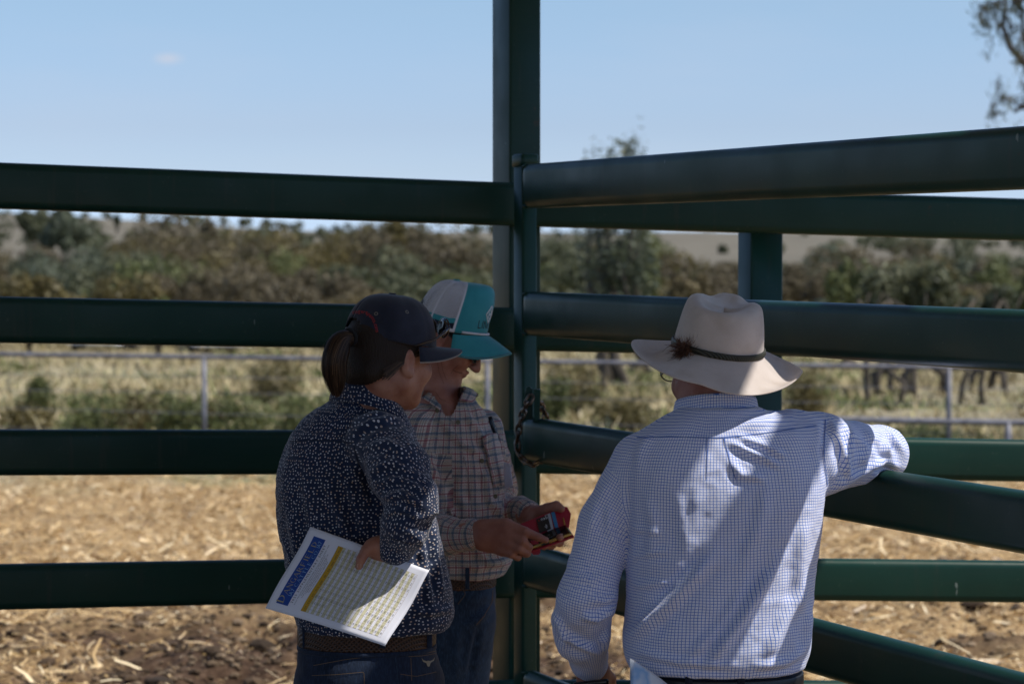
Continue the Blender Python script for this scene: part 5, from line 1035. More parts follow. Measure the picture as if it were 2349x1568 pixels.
# right hand: palm toward hip, thumb over the front of the paper, fingers behind it
WR = P(908, 1252, 5.000)
hd_ = P(850, 1262, 4.995) - WR; hd_ /= np.linalg.norm(hd_)
bo.cone(WR + (P(915, 1240, 4.985) - WR), P(885, 1262, 5.003), .027, .027, .012, sq=((0, 1, 0), .8))
bo.cone(P(885, 1258, 5.003), P(862, 1262, 5.007), .026, .020, .012, sq=((0, 1, 0), .8))
bo.cone(P(925, 1272, 5.000), P(890, 1276, 5.005), .017, .018, .010)
bo.cone(P(872, 1250, 5.000), P(852, 1252, 5.000), .019, .016, .010)
bo.cone(P(862, 1248, 4.997), P(840, 1262, 4.987), .0165, .0125, .008); bo.cone(P(840, 1262, 4.987), P(828, 1282, 4.981), .0122, .0112, .003); bo.cone(P(828, 1282, 4.981), P(823, 1299, 4.982), .0112, .0088, .003)
for i, (x0, y0, x1, y1, x2, y2) in enumerate(((866, 1252, 830, 1268, 805, 1300), (874, 1262, 848, 1288, 832, 1325), (888, 1272, 866, 1302, 858, 1335), (902, 1280, 890, 1305, 884, 1330))):
    a = P(x0, y0, 5.023); b = P(x1, y1, 5.047); c_ = P(x2, y2, 5.053 if i < 2 else 5.045); bo.cone(a, b, .0095, .0085, .006); bo.cone(b, (b + c_) / 2, .0085, .0080, .003); bo.cone((b + c_) / 2, c_, .0080, .0066, .003)
wl2 = P(895, 1285, 5.50); hand(bo, wl2, (.1, .1, -1), (0, 1, 0), [(.3, .4, .3)] * 4)
fx = ((ha[0] - .12, ha[0] + .13, .0032), (-.36, -.20, .0032)); fy = ((ha[1] - .12, ha[1] + .13, .0036),); fz = ((ha[2] - .15, ha[2] + .05, .0032), (1.02, 1.15, .0032))
V, F, E = bo.mesh(axes_for(bo, .010, (fx, fy, fz)), 1); oa = mk('body', V, F, M_SKIN, wa); btb = bvh(V, F)
m = MB(); nv = cast(btb, [(820, 1292), (829, 1292), (828, 1302), (819, 1301)], .0008)
if all(x is not None for x in nv): mk('thumbnail', nv, [(0, 1, 2, 3)], mat('nail', (.45, .27, .22), .3), wa, smooth=False)
# jeans
jm = SDF(); jm.stack([row(1418, 690, 992, DA, .108), row(1470, 684, 1000, DA, .118), row(1540, 682, 1003, DA, .126), row(1620, 690, 1006, DA, .13), row(1700, 705, 995, DA, .12)], n=2.3); legs(jm, -.31, DA + .01, .078, .11, .80, .084)
Vj, Fj, Ej = jm.mesh(axes_for(jm, .008), 2); Nj = normals(Vj, Fj); Vj = wrinkle(Vj, Nj, .003, (9, 9, 20), 6); mk('jeans', Vj, Fj, M_DENIM, wa); btj = bvh(Vj, Fj)
belt(wa, None, 2.3, .036, M_BELT, 1456, 683, 1000, DA, .120)
belt(wa, None, 2.3, .010, M_DENIM, 1481, 682, 1001, DA, .121, name='waistband')
for x in (700, 878, 985): q = P(x, 1456, DA - .121 * (1 - min(.97, abs((x - 841) / 158)) ** 2.3) ** .43 - .004); m = MB(); m.box(q, (.006, .003, .027), None, .002); m.build('belt_loop', M_DENIM, wa)
def st(bt, par, *pls, w_=1.2, mt=None, nm='stitching'):
    V = []; F = []
    for pl in pls:
        r_ = decal_strip(bt, pl, w_, None, None, None)
        k = len(V); V += r_[0]; F += [tuple(i + k for i in f) for f in r_[1]]
    if V: mk(nm, V, F, mt or M_STITCH, par, smooth=False)
st(btj, wa, [(935, 1500), (968, 1498), (1000, 1492)], [(937, 1505), (968, 1503), (1000, 1497)]); st(btj, wa, [(942, 1508), (944, 1560)]); st(btj, wa, [(905, 1490), (910, 1530), (914, 1572)], mt=M_DENIM2, w_=1.6, nm='side_seam')
st(btj, wa, [(720, 1525), (790, 1512), (870, 1502)]); st(btj, wa, [(716, 1548), (770, 1546), (835, 1540), (836, 1570)]); st(btj, wa, [(918, 1545), (955, 1550), (1000, 1540)]); 
# small steer head mark on the pocket
sk = [(966, 1507), (970, 1513), (977, 1515), (981, 1514), (985, 1515), (992, 1512), (996, 1506), (994, 1514), (988, 1518), (986, 1520), (984, 1527), (981, 1528), (979, 1526), (977, 1520), (969, 1516)]
h_ = cast(btj, sk, .0016)
if all(x is not None for x in h_): mk('pocket_emblem', h_, [tuple(range(len(sk)))], mat('emblem_gold', (.30, .25, .17), .6), wa, smooth=False)
shoes(wa, [(-.42, 5.25, -.6), (-.20, 5.25, -.6)], M_BOOT)
# hair under the cap and ponytail
hs = SDF(); hs.ell(La(0, -.012, .035), (.0765, .0960, .0905), Ma, .01); hs.ell(La(0, -.030, -.005), (.070, .072, .060), Ma, .02); hs.cone(La(-.03, -.075, -.03), La(.03, -.075, -.03), .03, .03, .02); V, F, E = hs.mesh(axes_for(hs, .004), 1); lc = (V[F].mean(1) - ha) @ Ma
V, F = prune(V, F, ~((lc[:, 1] > .012) & (lc[:, 2] < .02)) & (lc[:, 2] > -.075 - .02 * (lc[:, 1] > 0)) & (lc[:, 1] < .05) & (lc[:, 2] > .75 * (lc[:, 1] + .022) - .006))
M_HAIR2 = mat('hair_base', (.020, .012, .0075), .6, spec=.25); g = NG(M_HAIR2); g.bump(g.noise(g.coord(scale=(1, 1, .12)), 380, 3), .8, .003); mk('hair', V, F, M_HAIR2, wa)
rr = np.random.default_rng(31)
pt0 = P(800, 775, 5.13); spine = [P(806, 772, 5.12), P(782, 784, 5.09), P(768, 822, 5.07), P(768, 862, 5.08), P(774, 908, 5.10)]; spine = polyline(spine, 24); rad_ = np.interp(np.linspace(0, 1, len(spine)), [0, .12, .35, .7, .92, 1], [.010, .018, .0255, .0245, .015, .006])
m = MB(); m.tube(list(spine), list(rad_ * .86), 14); core_v, core_f = np.concatenate(m.v), m.f
def strands(n, sp, rd, wid, seed, stray=0):
    r = np.random.default_rng(seed); V = []; F = []; K = len(sp); tn = np.gradient(sp, axis=0); tn /= np.linalg.norm(tn, axis=1)[:, None]
    for i in range(n):
        a = r.random() * 2 * np.pi; q = .78 + .28 * r.random() + (stray * r.random() if stray else 0); e = int(K * (.7 + .3 * r.random())); k = len(V); wob = r.normal(0, .0015, 3); a2 = a + r.normal(0, .25)
        for j in range(e):
            t = tn[j]; u_ = np.cross(t, (0, 1., 0)); u_ /= np.linalg.norm(u_); v_ = np.cross(t, u_); aa = a + (a2 - a) * j / K; f_ = rd[j] * (q if not stray else .9 + (q - .9) * (j / K) ** 1.5 * 1.2); c_ = sp[j] + f_ * (math.cos(aa) * u_ + math.sin(aa) * v_) + wob * j / K
            s_ = np.cross(t, math.cos(aa) * u_ + math.sin(aa) * v_) * wid; V += [c_ - s_, c_ + s_]
            if j: b = k + 2 * j; F.append((b - 2, b - 1, b + 1, b))
    return V, F
s1 = strands(900, spine, rad_, .0009, 1); s2 = strands(130, spine, rad_, .00025, 2, stray=1.3)
V = list(core_v); F = [tuple(f) for f in core_f]
for vv_, ff_ in (s1, s2): k = len(V); V += vv_; F += [tuple(i + k for i in f) for f in ff_]
mk('ponytail', np.array(V), F, M_HAIR, wa)
m = MB(); t0 = spine[1]; tdir = spine[3] - spine[0]; tdir /= np.linalg.norm(tdir); u_ = np.cross(tdir, (0, 1, 0)); u_ /= np.linalg.norm(u_); v_ = np.cross(tdir, u_); m.tube([t0 + .0165 * (math.cos(a) * u_ + math.sin(a) * v_) for a in np.linspace(0, 2 * np.pi, 25)], .0045, 8); m.build('hair_tie', mat('elastic', (.008, .008, .01), .9), wa)
# wisps at the ear and temple
V = []; F = []
for i in range(90):
    z0 = .02 * rr.random() - .002; p0 = np.array((.070, -.055 - .02 * rr.random(), -.02 - .03 * rr.random())); p1 = np.array((.079, -.02 + .01 * rr.random(), .012 + z0 * .4)); p2 = np.array((.074, .025 + .025 * rr.random(), .014 + .012 * rr.random())); k = len(V)
    for t in np.linspace(0, 1, 7): c_ = La(*((1 - t) ** 2 * p0 + 2 * t * (1 - t) * p1 * (1.03, 1, 1) + t * t * p2)); V += [c_, c_ + (0, 0, .0009)]
    F += [(k + 2 * j, k + 2 * j + 1, k + 2 * j + 3, k + 2 * j + 2) for j in range(6)]
mk('loose_hair', np.array(V), F, M_HAIR, wa)
# cap
M_NAVY = cloth_mat('navy_twill', .85); g = NG(M_NAVY); g.base(g.ramp(g.noise(g.coord(), 24, 4), [(.35, (.013, .016, .028)), (.7, (.024, .028, .046))])); g.bump(g.noise(g.coord(), 700, 2), .15, .0006)
M_PIPE = mat('cap_piping', (.30, .27, .25), .8)
capA = bpy.data.objects.new('cap', None); scene.collection.objects.link(capA); capA.parent = wa; capA.matrix_parent_inverse = Matrix.Translation(-Vector(wa.location)); capA.location = tuple(ha)
fcA = (math.cos(R(34)), math.sin(R(34)), -.09)
lcA, McA, btcA, _ = cap(capA, ha + np.array((-.002, 0, .004)), fcA, (0, 0, 1.), W=.084, LF=.104, LB=.100, H=.104, z0=.032, mats=[M_NAVY, M_NAVY, M_NAVY, M_NAVY, M_PIPE], hole=True, bl=.074, bw=.088, droop=.024, bslope=.02, kind='navy')
m = MB(); m.tube([lcA((.084 * math.sin(a), .100 * math.cos(a), .034)) for a in np.linspace(np.pi - .75, np.pi + .75, 16)], .004, 6); m.build('strap', M_NAVY, capA)
M_RED = mat('red_thread', (.42, .02, .02), .7); M_EYE = mat('eyelet', (.22, .20, .16), .4, .6); M_WTH = mat('white_thread', (.75, .75, .78), .7)
def text_on(bt, s_, path, size, name, mt, par, off=.0012, space=1.0, stretch=1.0):
    V2, F2, wdt = text2d(s_, size, space, stretch)
    if not len(V2): return
    pth = np.array(path, float); seg = np.r_[0, np.cumsum(np.linalg.norm(np.diff(pth, axis=0), axis=1))]; L_ = seg[-1]; sc_ = L_ / wdt; fine = np.linspace(0, L_, 80); px = np.interp(fine, seg, pth[:, 0]); py = np.interp(fine, seg, pth[:, 1]); dx = np.gradient(px); dy = np.gradient(py); nl_ = np.hypot(dx, dy)
    s_x = V2[:, 0] * sc_; X_ = np.interp(s_x, fine, px); Y_ = np.interp(s_x, fine, py); nx_ = np.interp(s_x, fine, dy / nl_); ny_ = np.interp(s_x, fine, -dx / nl_); H_ = V2[:, 1]
    pts_ = np.stack((X_ + nx_ * H_, Y_ + ny_ * H_), 1); h = cast(bt, pts_, off); ok = [x is not None for x in h]; V = [x if x is not None else (0, 0, 0) for x in h]; F = [f for f in F2 if all(ok[i] for i in f)]
    # drop faces that would span an occluding edge
    V = np.array(V); F = [f for f in F if np.ptp(V[list(f)], axis=0).max() < .02]
    if F: mk(name, V, F, mt, par, smooth=False)
arc_ = [(812, 722), (828, 719), (842, 722), (852, 731), (859, 744), (863, 763)]
text_on(btcA, 'ringerspants.com', arc_, 12, 'red_lettering', M_RED, capA, off=.0038)
for (x, y) in ((863, 720), (933, 716)):
    h = cast(btcA, [(x, y), (x + 2, y), (x, y + 2)], .001)
    if None not in [0 if q is None else 1 for q in h] and all(q is not None for q in h): n_ = np.cross(h[1] - h[0], h[2] - h[0]); n_ = -n_ / np.linalg.norm(n_); n_ = n_ if n_[1] < 0 else -n_; a = np.cross(n_, (0, 0, 1.)); a /= np.linalg.norm(a); b = np.cross(n_, a); m = MB(); m.tube([h[0] + .0034 * (math.cos(t) * a + math.sin(t) * b) for t in np.linspace(0, 2 * np.pi, 15)], .0011, 6); m.build('eyelet', M_EYE, capA)
# sunglasses pushed up on the cap
M_TORT = mat('tortoise_frame', (.03, .014, .008), .15, spec=.7); M_LENS = mat('dark_lens', (.012, .012, .014), .06, spec=.8)
sg = bpy.data.objects.new('sunglasses', None); scene.collection.objects.link(sg); sg.parent = wa; sg.matrix_parent_inverse = Matrix.Translation(-Vector(wa.location)); sg.location = tuple(lcA((0, .12, .07)))
for s_ in (1, -1):
    m = MB(); m.tube([lcA((.088 * s_, .008, .030)), lcA((.090 * s_, .055, .046)), lcA((.084 * s_, .082, .062)), lcA((.068 * s_, .105, .076))], [.0018, .0026, .0034, .0042], 8); m.build('temple_arm', M_TORT, sg)
    m = MB(); th = np.linspace(0, 2 * np.pi, 26, endpoint=False); L_ = [np.stack(((.035 * s_ + (.031 + e) * np.cos(th)), .116 - .006 * (np.cos(th) * s_ > 0) - .35 * np.abs(.035 * s_ + .031 * np.cos(th)) ** 1.2 * 1.0 + k, .074 + (.019 + e) * np.sin(th) + .25 * k), 1) for e, k in ((-.003, .0), (0, .0005), (.0012, .003), (0, .0055), (-.003, .006))]
    m.loft([lcA(q) for q in L_]); m.build('lens', M_LENS, sg)
    m = MB(); q = np.stack((.035 * s_ + .0325 * np.cos(th), .1185 - .35 * np.abs(.035 * s_ + .031 * np.cos(th)) ** 1.2, .075 + .0205 * np.sin(th)), 1); q = lcA(q); m.tube(list(q) + [q[0]], .0022, 6); m.build('frame_rim', M_TORT, sg)

# ================================================================ woman in the teal and white cap
wb = person_root(-.11, 5.92, 'woman in teal trucker cap and plaid shirt looking down at the red phone wallet')
DB = 5.92
sh = SDF()
sh.stack([row(900, 992, 1068, DB, .05), row(915, 966, 1092, DB, .07), row(940, 945, 1112, DB, .088), row(980, 930, 1127, DB, .100), row(1030, 925, 1143, DB, .110), row(1080, 925, 1156, DB, .116), row(1120, 930, 1163, DB, .118), row(1180, 935, 1162, DB, .118), row(1240, 945, 1168, DB, .120), row(1285, 950, 1178, DB, .124), row(1310, 965, 1165, DB, .120), row(1318, 985, 1148, DB, .112)], n=2.3, k=.03)
BR = [P(955, 985, 5.86), P(958, 1110, 5.82), P(975, 1215, 5.80), P(1025, 1228, 5.74), P(1070, 1228, 5.70)]
for a, b, ra, rb in ((0, 1, .060, .056), (1, 2, .056, .050), (2, 3, .050, .044), (3, 4, .042, .036)): sh.cone(BR[a], BR[b], ra, rb, .018)
sh.cone(P(1036, 1228, 5.735), P(1082, 1226, 5.695), .0385, .0385, .003)
BL = [P(1108, 985, 6.0), P(1140, 1110, 6.05), P(1150, 1175, 6.0), P(1190, 1172, 5.9), P(1212, 1178, 5.86)]
for a, b, ra, rb in ((0, 1, .052, .048), (1, 2, .048, .042), (2, 3, .040, .034), (3, 4, .034, .033)): sh.cone(BL[a], BL[b], ra, rb, .016)
FB = [([(1000, 950), (1050, 1010), (1140, 1060)], 9, .006), ([(1060, 935), (1100, 990), (1138, 1060)], 9, .007), ([(1085, 920), (1120, 990), (1140, 1030)], 8, .005), ([(950, 1040), (1000, 1090), (1040, 1180)], 10, .007), ([(1060, 1060), (1050, 1130), (1080, 1190)], 10, .007), ([(1110, 1070), (1120, 1140), (1150, 1180)], 9, .007), ([(1000, 1130), (1040, 1180), (1090, 1185)], 9, .007),
      ([(1050, 1290), (1100, 1300), (1160, 1290)], 9, .008), ([(1090, 1262), (1120, 1290), (1170, 1290)], 8, .008), ([(980, 1000), (990, 1080), (985, 1160)], 10, .006), ([(1140, 1150), (1155, 1220), (1150, 1280)], 9, .006)]
tor = (P(1045, 1100, DB)[0], DB, .115, .115, .35, .125)
vcut = None
def cutB(c):      # open the neck into a V on the side of the chest
    q = PX(c); x, y = q[:, 0], q[:, 1]; fr_ = c[:, 1] < DB - .02
    return ~(fr_ & (y < 952) & (x > 985 + (y - 885) * .55) & (x < 1062 - (y - 900) * .50))
o_, VB, FBf, pb = garment('shirt', sh, .0042, M_PLAID, wb, tor, [(BR, [.06, .056, .05, .044, .04], .045), (BL, [.052, .048, .042, .036, .034], .04)], FB, wr=.0045, seed=21, cut=cutB, bias=[6, 6], uoff=.01)
btB = bvh(VB, FBf)
# collar wings, placket, pocket
def patch(bt, px, name, mt, par, off=.004, uvs=None, n=10, th=.0016, lift=None):
    # quad patch given by four corners in the layout grid, laid over the cloth
    q = np.array(px, float); V = []; UV = []; 
    for i in range(n + 1):
        for j in range(n + 1):
            a, b = i / n, j / n; p = (q[0] * (1 - a) + q[1] * a) * (1 - b) + (q[3] * (1 - a) + q[2] * a) * b; h = cast(bt, [p], off + (lift(a, b) if lift else 0))[0]
            if h is None: h = V[-1] if V else P(p[0], p[1], DB - .1)
            V.append(h); UV.append((a * np.linalg.norm(q[1] - q[0]) / 937, b * np.linalg.norm(q[3] - q[0]) / 937 + 5))
    I = np.arange((n + 1) ** 2).reshape(n + 1, n + 1); F = np.stack((I[:-1, :-1], I[1:, :-1], I[1:, 1:], I[:-1, 1:]), -1).reshape(-1, 4); UV = np.array(UV)
    o = mk(name, V, F, mt, par, uv=UV[F].reshape(-1, 2)); md = o.modifiers.new('t', 'SOLIDIFY'); md.thickness = th; md.offset = 0; return o
bo = SDF(); hb = P(1026, 772, 5.92); fb = (math.cos(R(4)), math.sin(R(-4)), -.68)
Lb, Mb = head(bo, hb, fb, sc=.95, neck=(P(1005, 935, 5.93), .050), nose=.82, jaw=.86)
bo.cone(P(1000, 860, 5.93), P(1008, 930, 5.91), .046, .052, .03); bo.cone(P(1012, 925, 5.89), P(1030, 958, 5.865), .036, .026, .02)
bo.stack([row(930, 968, 1080, DB, .06), row(1000, 950, 1115, DB, .085), row(1150, 955, 1135, DB, .09), row(1300, 960, 1130, DB, .095), row(1450, 950, 1130, DB, .1)], n=2.2)
legs(bo, -.165, DB + .01, .035, .04, .80, .05)
for a, b, ra, rb in ((0, 1, .042, .038), (1, 2, .038, .034), (2, 3, .034, .029), (3, 4, .029, .027)): bo.cone(BR[a], BR[b], ra, rb, .02)
for a, b, ra, rb in ((0, 1, .04, .036), (1, 2, .036, .03), (2, 3, .029, .026), (3, 4, .026, .024)): bo.cone(BL[a], BL[b], ra, rb, .02)
def chain_(S, pts, radii, k=.003, k0=.006):
    pts = [P(*p) for p in pts]
    for i in range(len(pts) - 1): S.cone(pts[i], pts[i + 1], radii[i], radii[i + 1], k0 if i == 0 else k)
# right hand (near): back of the hand faces the camera
S = bo; S.cone(P(1072, 1224, 5.69), P(1112, 1226, 5.675), .028, .030, .012, sq=((0, 1, 0), .8))
S.cone(P(1108, 1212, 5.675), P(1158, 1206, 5.66), .022, .019, .012); S.cone(P(1108, 1226, 5.672), P(1166, 1222, 5.655), .024, .019, .012); S.cone(P(1108, 1238, 5.675), P(1164, 1242, 5.655), .021, .018, .012); S.cone(P(1110, 1246, 5.68), P(1154, 1260, 5.66), .017, .015, .012)
chain_(S, [(1166, 1206, 5.655), (1204, 1218, 5.64), (1234, 1231, 5.645), (1252, 1238, 5.65)], [.0150, .0112, .0098, .0082], k0=.010)
chain_(S, [(1168, 1226, 5.652), (1198, 1240, 5.636), (1213, 1254, 5.65), (1206, 1258, 5.67)], [.0138, .0112, .0100, .0088], k0=.008)
chain_(S, [(1162, 1246, 5.652), (1190, 1258, 5.638), (1209, 1268, 5.65), (1203, 1270, 5.672)], [.0132, .0108, .0098, .0084], k0=.008)
chain_(S, [(1152, 1262, 5.656), (1172, 1270, 5.645), (1188, 1277, 5.655), (1184, 1278, 5.67)], [.0118, .0098, .0088, .0078], k0=.008)
chain_(S, [(1130, 1208, 5.69), (1165, 1214, 5.70), (1200, 1226, 5.70), (1222, 1236, 5.695)], [.018, .0125, .011, .009], k0=.012)
# left hand (far): thumb on top of the wallet, fingers under it
S.cone(P(1205, 1180, 5.86), P(1232, 1184, 5.82), .026, .027, .012); S.cone(P(1232, 1188, 5.81), P(1262, 1212, 5.78), .026, .022, .014); S.cone(P(1225, 1195, 5.82), P(1245, 1222, 5.79), .024, .022, .012)
chain_(S, [(1232, 1178, 5.80), (1256, 1166, 5.765), (1276, 1160, 5.75), (1287, 1166, 5.742)], [.0175, .0140, .0125, .0098], k0=.012)
for i, q in enumerate(([(1262, 1212, 5.775), (1290, 1222, 5.745), (1296, 1230, 5.70), (1283, 1232, 5.672)], [(1256, 1224, 5.775), (1280, 1238, 5.74), (1284, 1244, 5.70), (1268, 1244, 5.68)], [(1246, 1230, 5.775), (1266, 1248, 5.74), (1264, 1251, 5.70), (1250, 1249, 5.685)], [(1236, 1234, 5.78), (1250, 1250, 5.75), (1248, 1252, 5.715), (1240, 1250, 5.70)])):
    chain_(S, q, [.0125, .0108, .0098, .0085] if i < 3 else [.011, .0095, .0088, .0075])
fx = ((hb[0] - .10, hb[0] + .13, .0030), (-.10, .14, .0030)); fy = ((5.62, 5.80, .0034), (hb[1] - .09, hb[1] + .09, .0034)); fz = ((hb[2] - .15, hb[2] + .05, .0030), (1.0, 1.16, .0030))
V, F, E = bo.mesh(axes_for(bo, .010, (fx, fy, fz)), 1); mk('body', V, F, M_SKIN2, wb); btb = bvh(V, F)
M_CREASE = mat('skin_crease', (.16, .06, .045), .7)
st(btb, wb, [(1039, 848), (1048, 853), (1060, 855)], w_=2.0, mt=M_CREASE, nm='mouth_line')
st(btb, wb, [(1052, 836), (1040, 846), (1034, 856)], [(1012, 830), (1016, 850), (1024, 872)], [(1004, 832), (1008, 856), (1018, 880)], [(1000, 900), (1010, 915), (1022, 920)], w_=.9, mt=M_CREASE, nm='wrinkle')
for q in ([(1244, 1236), (1256, 1233), (1259, 1240), (1248, 1244)],):
    h = cast(btb, q, .0006)
    if all(x is not None for x in h): mk('fingernail', h, [(0, 1, 2, 3)], mat('nail_pink', (.42, .22, .18), .3), wb, smooth=False)
tmpbt = btB
patch(btB, [(972, 895), (1030, 925), (1008, 944), (962, 915)], 'collar', M_PLAID, wb, off=.007, lift=lambda a, b: .010 * (1 - b) + .004 * b)
patch(btB, [(1058, 893), (1092, 908), (1078, 930), (1050, 925)], 'collar', M_PLAID, wb, off=.007, lift=lambda a, b: .008)
st(btB, wb, [(1030, 950), (1052, 1010), (1072, 1080), (1080, 1150), (1084, 1190)], w_=1.6, mt=mat('placket_edge', (.25, .2, .2), .9), nm='placket')
M_BTN = mat('olive_button', (.10, .08, .035), .3)
for (x, y) in ((1003, 942), (1050, 968), (1104, 1056), (1134, 1138)):
    h = cast(btB, [(x, y)], .003)[0]
    if h is not None: m = MB(); disc(m, h, (.25, -1, .1), .0055, .002); m.build('button', M_BTN, wb)
patch(btB, [(1104, 1000), (1146, 992), (1168, 1110), (1130, 1118)], 'chest_pocket', M_PLAID, wb, off=.003, lift=lambda a, b: .006 * (1 - b))
# pen and folded papers in the pocket
pen = root('pen', tuple(P(1130, 985, 5.78)), 'dark pen clipped in the chest pocket of the plaid shirt', 'pen'); h = cast(btB, [(1133, 990)], .006)[0]; h = h if h is not None else P(1133, 990, 5.8)
m = MB(); m.tube([P(1124, 955, h[1] - .004), P(1127, 966, h[1] - .004), P(1139, 1000, h[1] - .002), P(1147, 1030, h[1])], [.0050, .0058, .0058, .0050], 10); m.build('barrel', mat('pen_plastic', (.008, .010, .016), .25), pen)
m = MB(); m.tube([P(1122, 957, h[1] - .011), P(1130, 985, h[1] - .011)], [.0016, .0014], 6); m.build('clip', mat('pen_clip', (.02, .03, .05), .3, .5), pen)
pp_ = root('folded_paper', tuple(P(1166, 1100, 5.85)), 'folded white paper edge sticking out beside the plaid shirt pocket', 'paper'); sheet_obj('page', [P(1155, 1060, 5.86), P(1169, 1065, 5.84), P(1176, 1112, 5.84), P(1158, 1122, 5.86)], mat('paper_blue_white', (.62, .64, .80), .7), pp_, .0015, .002)
# jeans and belt
jm = SDF(); jm.stack([row(1300, 958, 1138, DB, .105), row(1360, 950, 1138, DB, .115), row(1430, 945, 1127, DB, .12), row(1500, 945, 1114, DB, .115), row(1560, 950, 1104, DB, .10)], n=2.3)
jm.cone((-.118, DB - .02, .84), (-.14, DB - .01, .50), .074, .062, .03); jm.cone((-.14, DB - .01, .50), (-.14, DB, .10), .062, .058, .02); jm.cone((-.19, DB + .03, .86), (-.20, DB + .03, .50), .076, .064, .03); jm.cone((-.20, DB + .03, .50), (-.21, DB + .03, .10), .066, .06, .02)
Vj, Fj, Ej = jm.mesh(axes_for(jm, .007), 2); Nj = normals(Vj, Fj); Vj = wrinkle(Vj, Nj, .003, (9, 9, 18), 8); Vj = fold(Vj, Nj, [([(1128, 1390), (1095, 1420), (1060, 1440)], 9, .006), ([(1100, 1435), (1085, 1500), (1075, 1560)], 8, -.008), ([(1050, 1440), (1046, 1500), (1050, 1560)], 9, .005)]); mk('jeans', Vj, Fj, M_DENIM2, wb); btj = bvh(Vj, Fj)
belt(wb, None, 2.3, .030, M_BELT, 1326, 958, 1138, DB, .112)
q = P(1072, 1326, 5.795); m = MB(); m.box(q, (.005, .003, .026), None, .002); m.build('belt_loop', M_DENIM2, wb)
st(btj, wb, [(1058, 1345), (1068, 1362), (1050, 1385)], [(1130, 1352), (1128, 1380), (1110, 1412), (1092, 1432)], mt=M_STITCH)
m = MB(); h = cast(btj, [(1051, 1349)], .001)[0]
if h is not None: disc(m, h, (0, -1, 0), .0045, .002); m.build('rivet', mat('copper', (.35, .18, .10), .35, .8), wb)
shoes(wb, [(-.08, 5.90, -.9), (-.22, 5.95, -.9)], M_BOOT)
hs = SDF(); hs.ell(Lb(0, -.012, .034), np.array((.0765, .0950, .0895)) * .955, Mb, .01); V, F, E = hs.mesh(axes_for(hs, .005), 1); lc = (V[F].mean(1) - hb) @ Mb
V, F = prune(V, F, ((lc[:, 1] < .03) | (lc[:, 2] > .05)) & (lc[:, 2] > -.055)); mk('hair', V, F, M_HAIR2, wb)
M_TEAL = cloth_mat('teal_cloth', .75); g = NG(M_TEAL); g.base(g.ramp(g.noise(g.coord(), 30, 3), [(.3, (.035, .265, .31)), (.7, (.045, .30, .345))])); g.bump(g.noise(g.coord(), 800, 2), .12, .0005)
M_MESH = cloth_mat('white_mesh', .8); g = NG(M_MESH); c_ = g.n('TexCoord'); s_ = g.n('SeparateXYZ'); g.l(c_.outputs['UV'], s_.inputs[0]); g.b.inputs['Base Color'].default_value = (.72, .72, .78, 1)
ln = g.math('MAXIMUM', line_mask(g, s_.outputs[0], .0030, 0, .0010), line_mask(g, s_.outputs[1], .0030, 0, .0010)); g.l(ln, g.b.inputs['Alpha'])
M_WTAPE = cloth_mat('white_tape', .85); NG(M_WTAPE).b.inputs['Base Color'].default_value = (.70, .70, .76, 1)
M_NTAPE = cloth_mat('navy_tape', .85); NG(M_NTAPE).b.inputs['Base Color'].default_value = (.012, .016, .035, 1)
capB = bpy.data.objects.new('cap', None); scene.collection.objects.link(capB); capB.parent = wb; capB.matrix_parent_inverse = Matrix.Translation(-Vector(wb.location)); capB.location = tuple(hb)
lcB, McB, btcB, _ = cap(capB, hb + np.array((.003, 0, -.013)), (math.cos(R(8)), math.sin(R(-8)), -.15), (0, 0, 1.), W=.084, LF=.089, LB=.089, H=.120, z0=.030, lean=.022, mats=[M_TEAL, M_MESH, M_WTAPE, M_NTAPE, M_TEAL], hole=False, bl=.070, bw=.088, droop=.034, bslope=.50, fe=1.2, front=.2, kind='mesh')
m = MB(); m.tube([lcB((.0855 * math.sin(a), .0945 * math.cos(a), .0335)) for a in np.linspace(-1.12, 1.12, 30)], .0026, 8); m.build('cord', M_WTAPE, capB)
M_BTH = mat('black_thread', (.01, .015, .02), .7)
V2, F2, w_ = text2d('LINCOLN', 1.0, 1.0); k_ = .108 / w_; HV = []
for a_, b_ in V2:
    ph_a = .64 - a_ * k_ / .085; z_ = .047 + b_ * k_ * 1.25; o_ = lcB((math.sin(ph_a) * .2, math.cos(ph_a) * .2, z_)); t_ = lcB((0, 0, z_)); d = Vector(t_ - o_).normalized(); h = btcB.ray_cast(Vector(o_), d)[0]; HV.append(np.array(h) - np.array(d) * .0022)
mk('black_lettering', np.array(HV), F2, M_BTH, capB, smooth=False)
for k_, (cx_, cy_) in enumerate(((1124, 716),)):
    for q in ([(0, -20), (14, 0), (0, 20), (-14, 0), (0, -20)], [(-5, 4), (-5, -6), (2, -12)], [(4, -3), (4, 6), (-2, 11)]):
        pass
def on_cap(lat, up_, r_=.0):   # point on the cap front: angle across, height
    return lat
V = []; F = []
def cap_strip(pts2, w_, bt_dir):
    # pts2 : (phi, z) on the front panel; cast inward onto the crown
    global V, F
    P3 = []
    for (a, z) in pts2:
        o_ = lcB((math.sin(a) * .2, math.cos(a) * .2, z)); t_ = lcB((0, 0, z)); d = Vector(t_ - o_).normalized(); h = btcB.ray_cast(Vector(o_), d)[0]
        P3.append(np.array(h) - np.array(d) * .0022 if h is not None else None)
    if any(p is None for p in P3): return
    m = MB(); m.tube(P3, w_, 6); k = len(V); vs_ = np.concatenate(m.v); V += list(vs_); F += [tuple(i + k for i in f) for f in m.f]
dz = lambda pts: [(a * .19 + .20, .083 + b * .021) for a, b in pts]
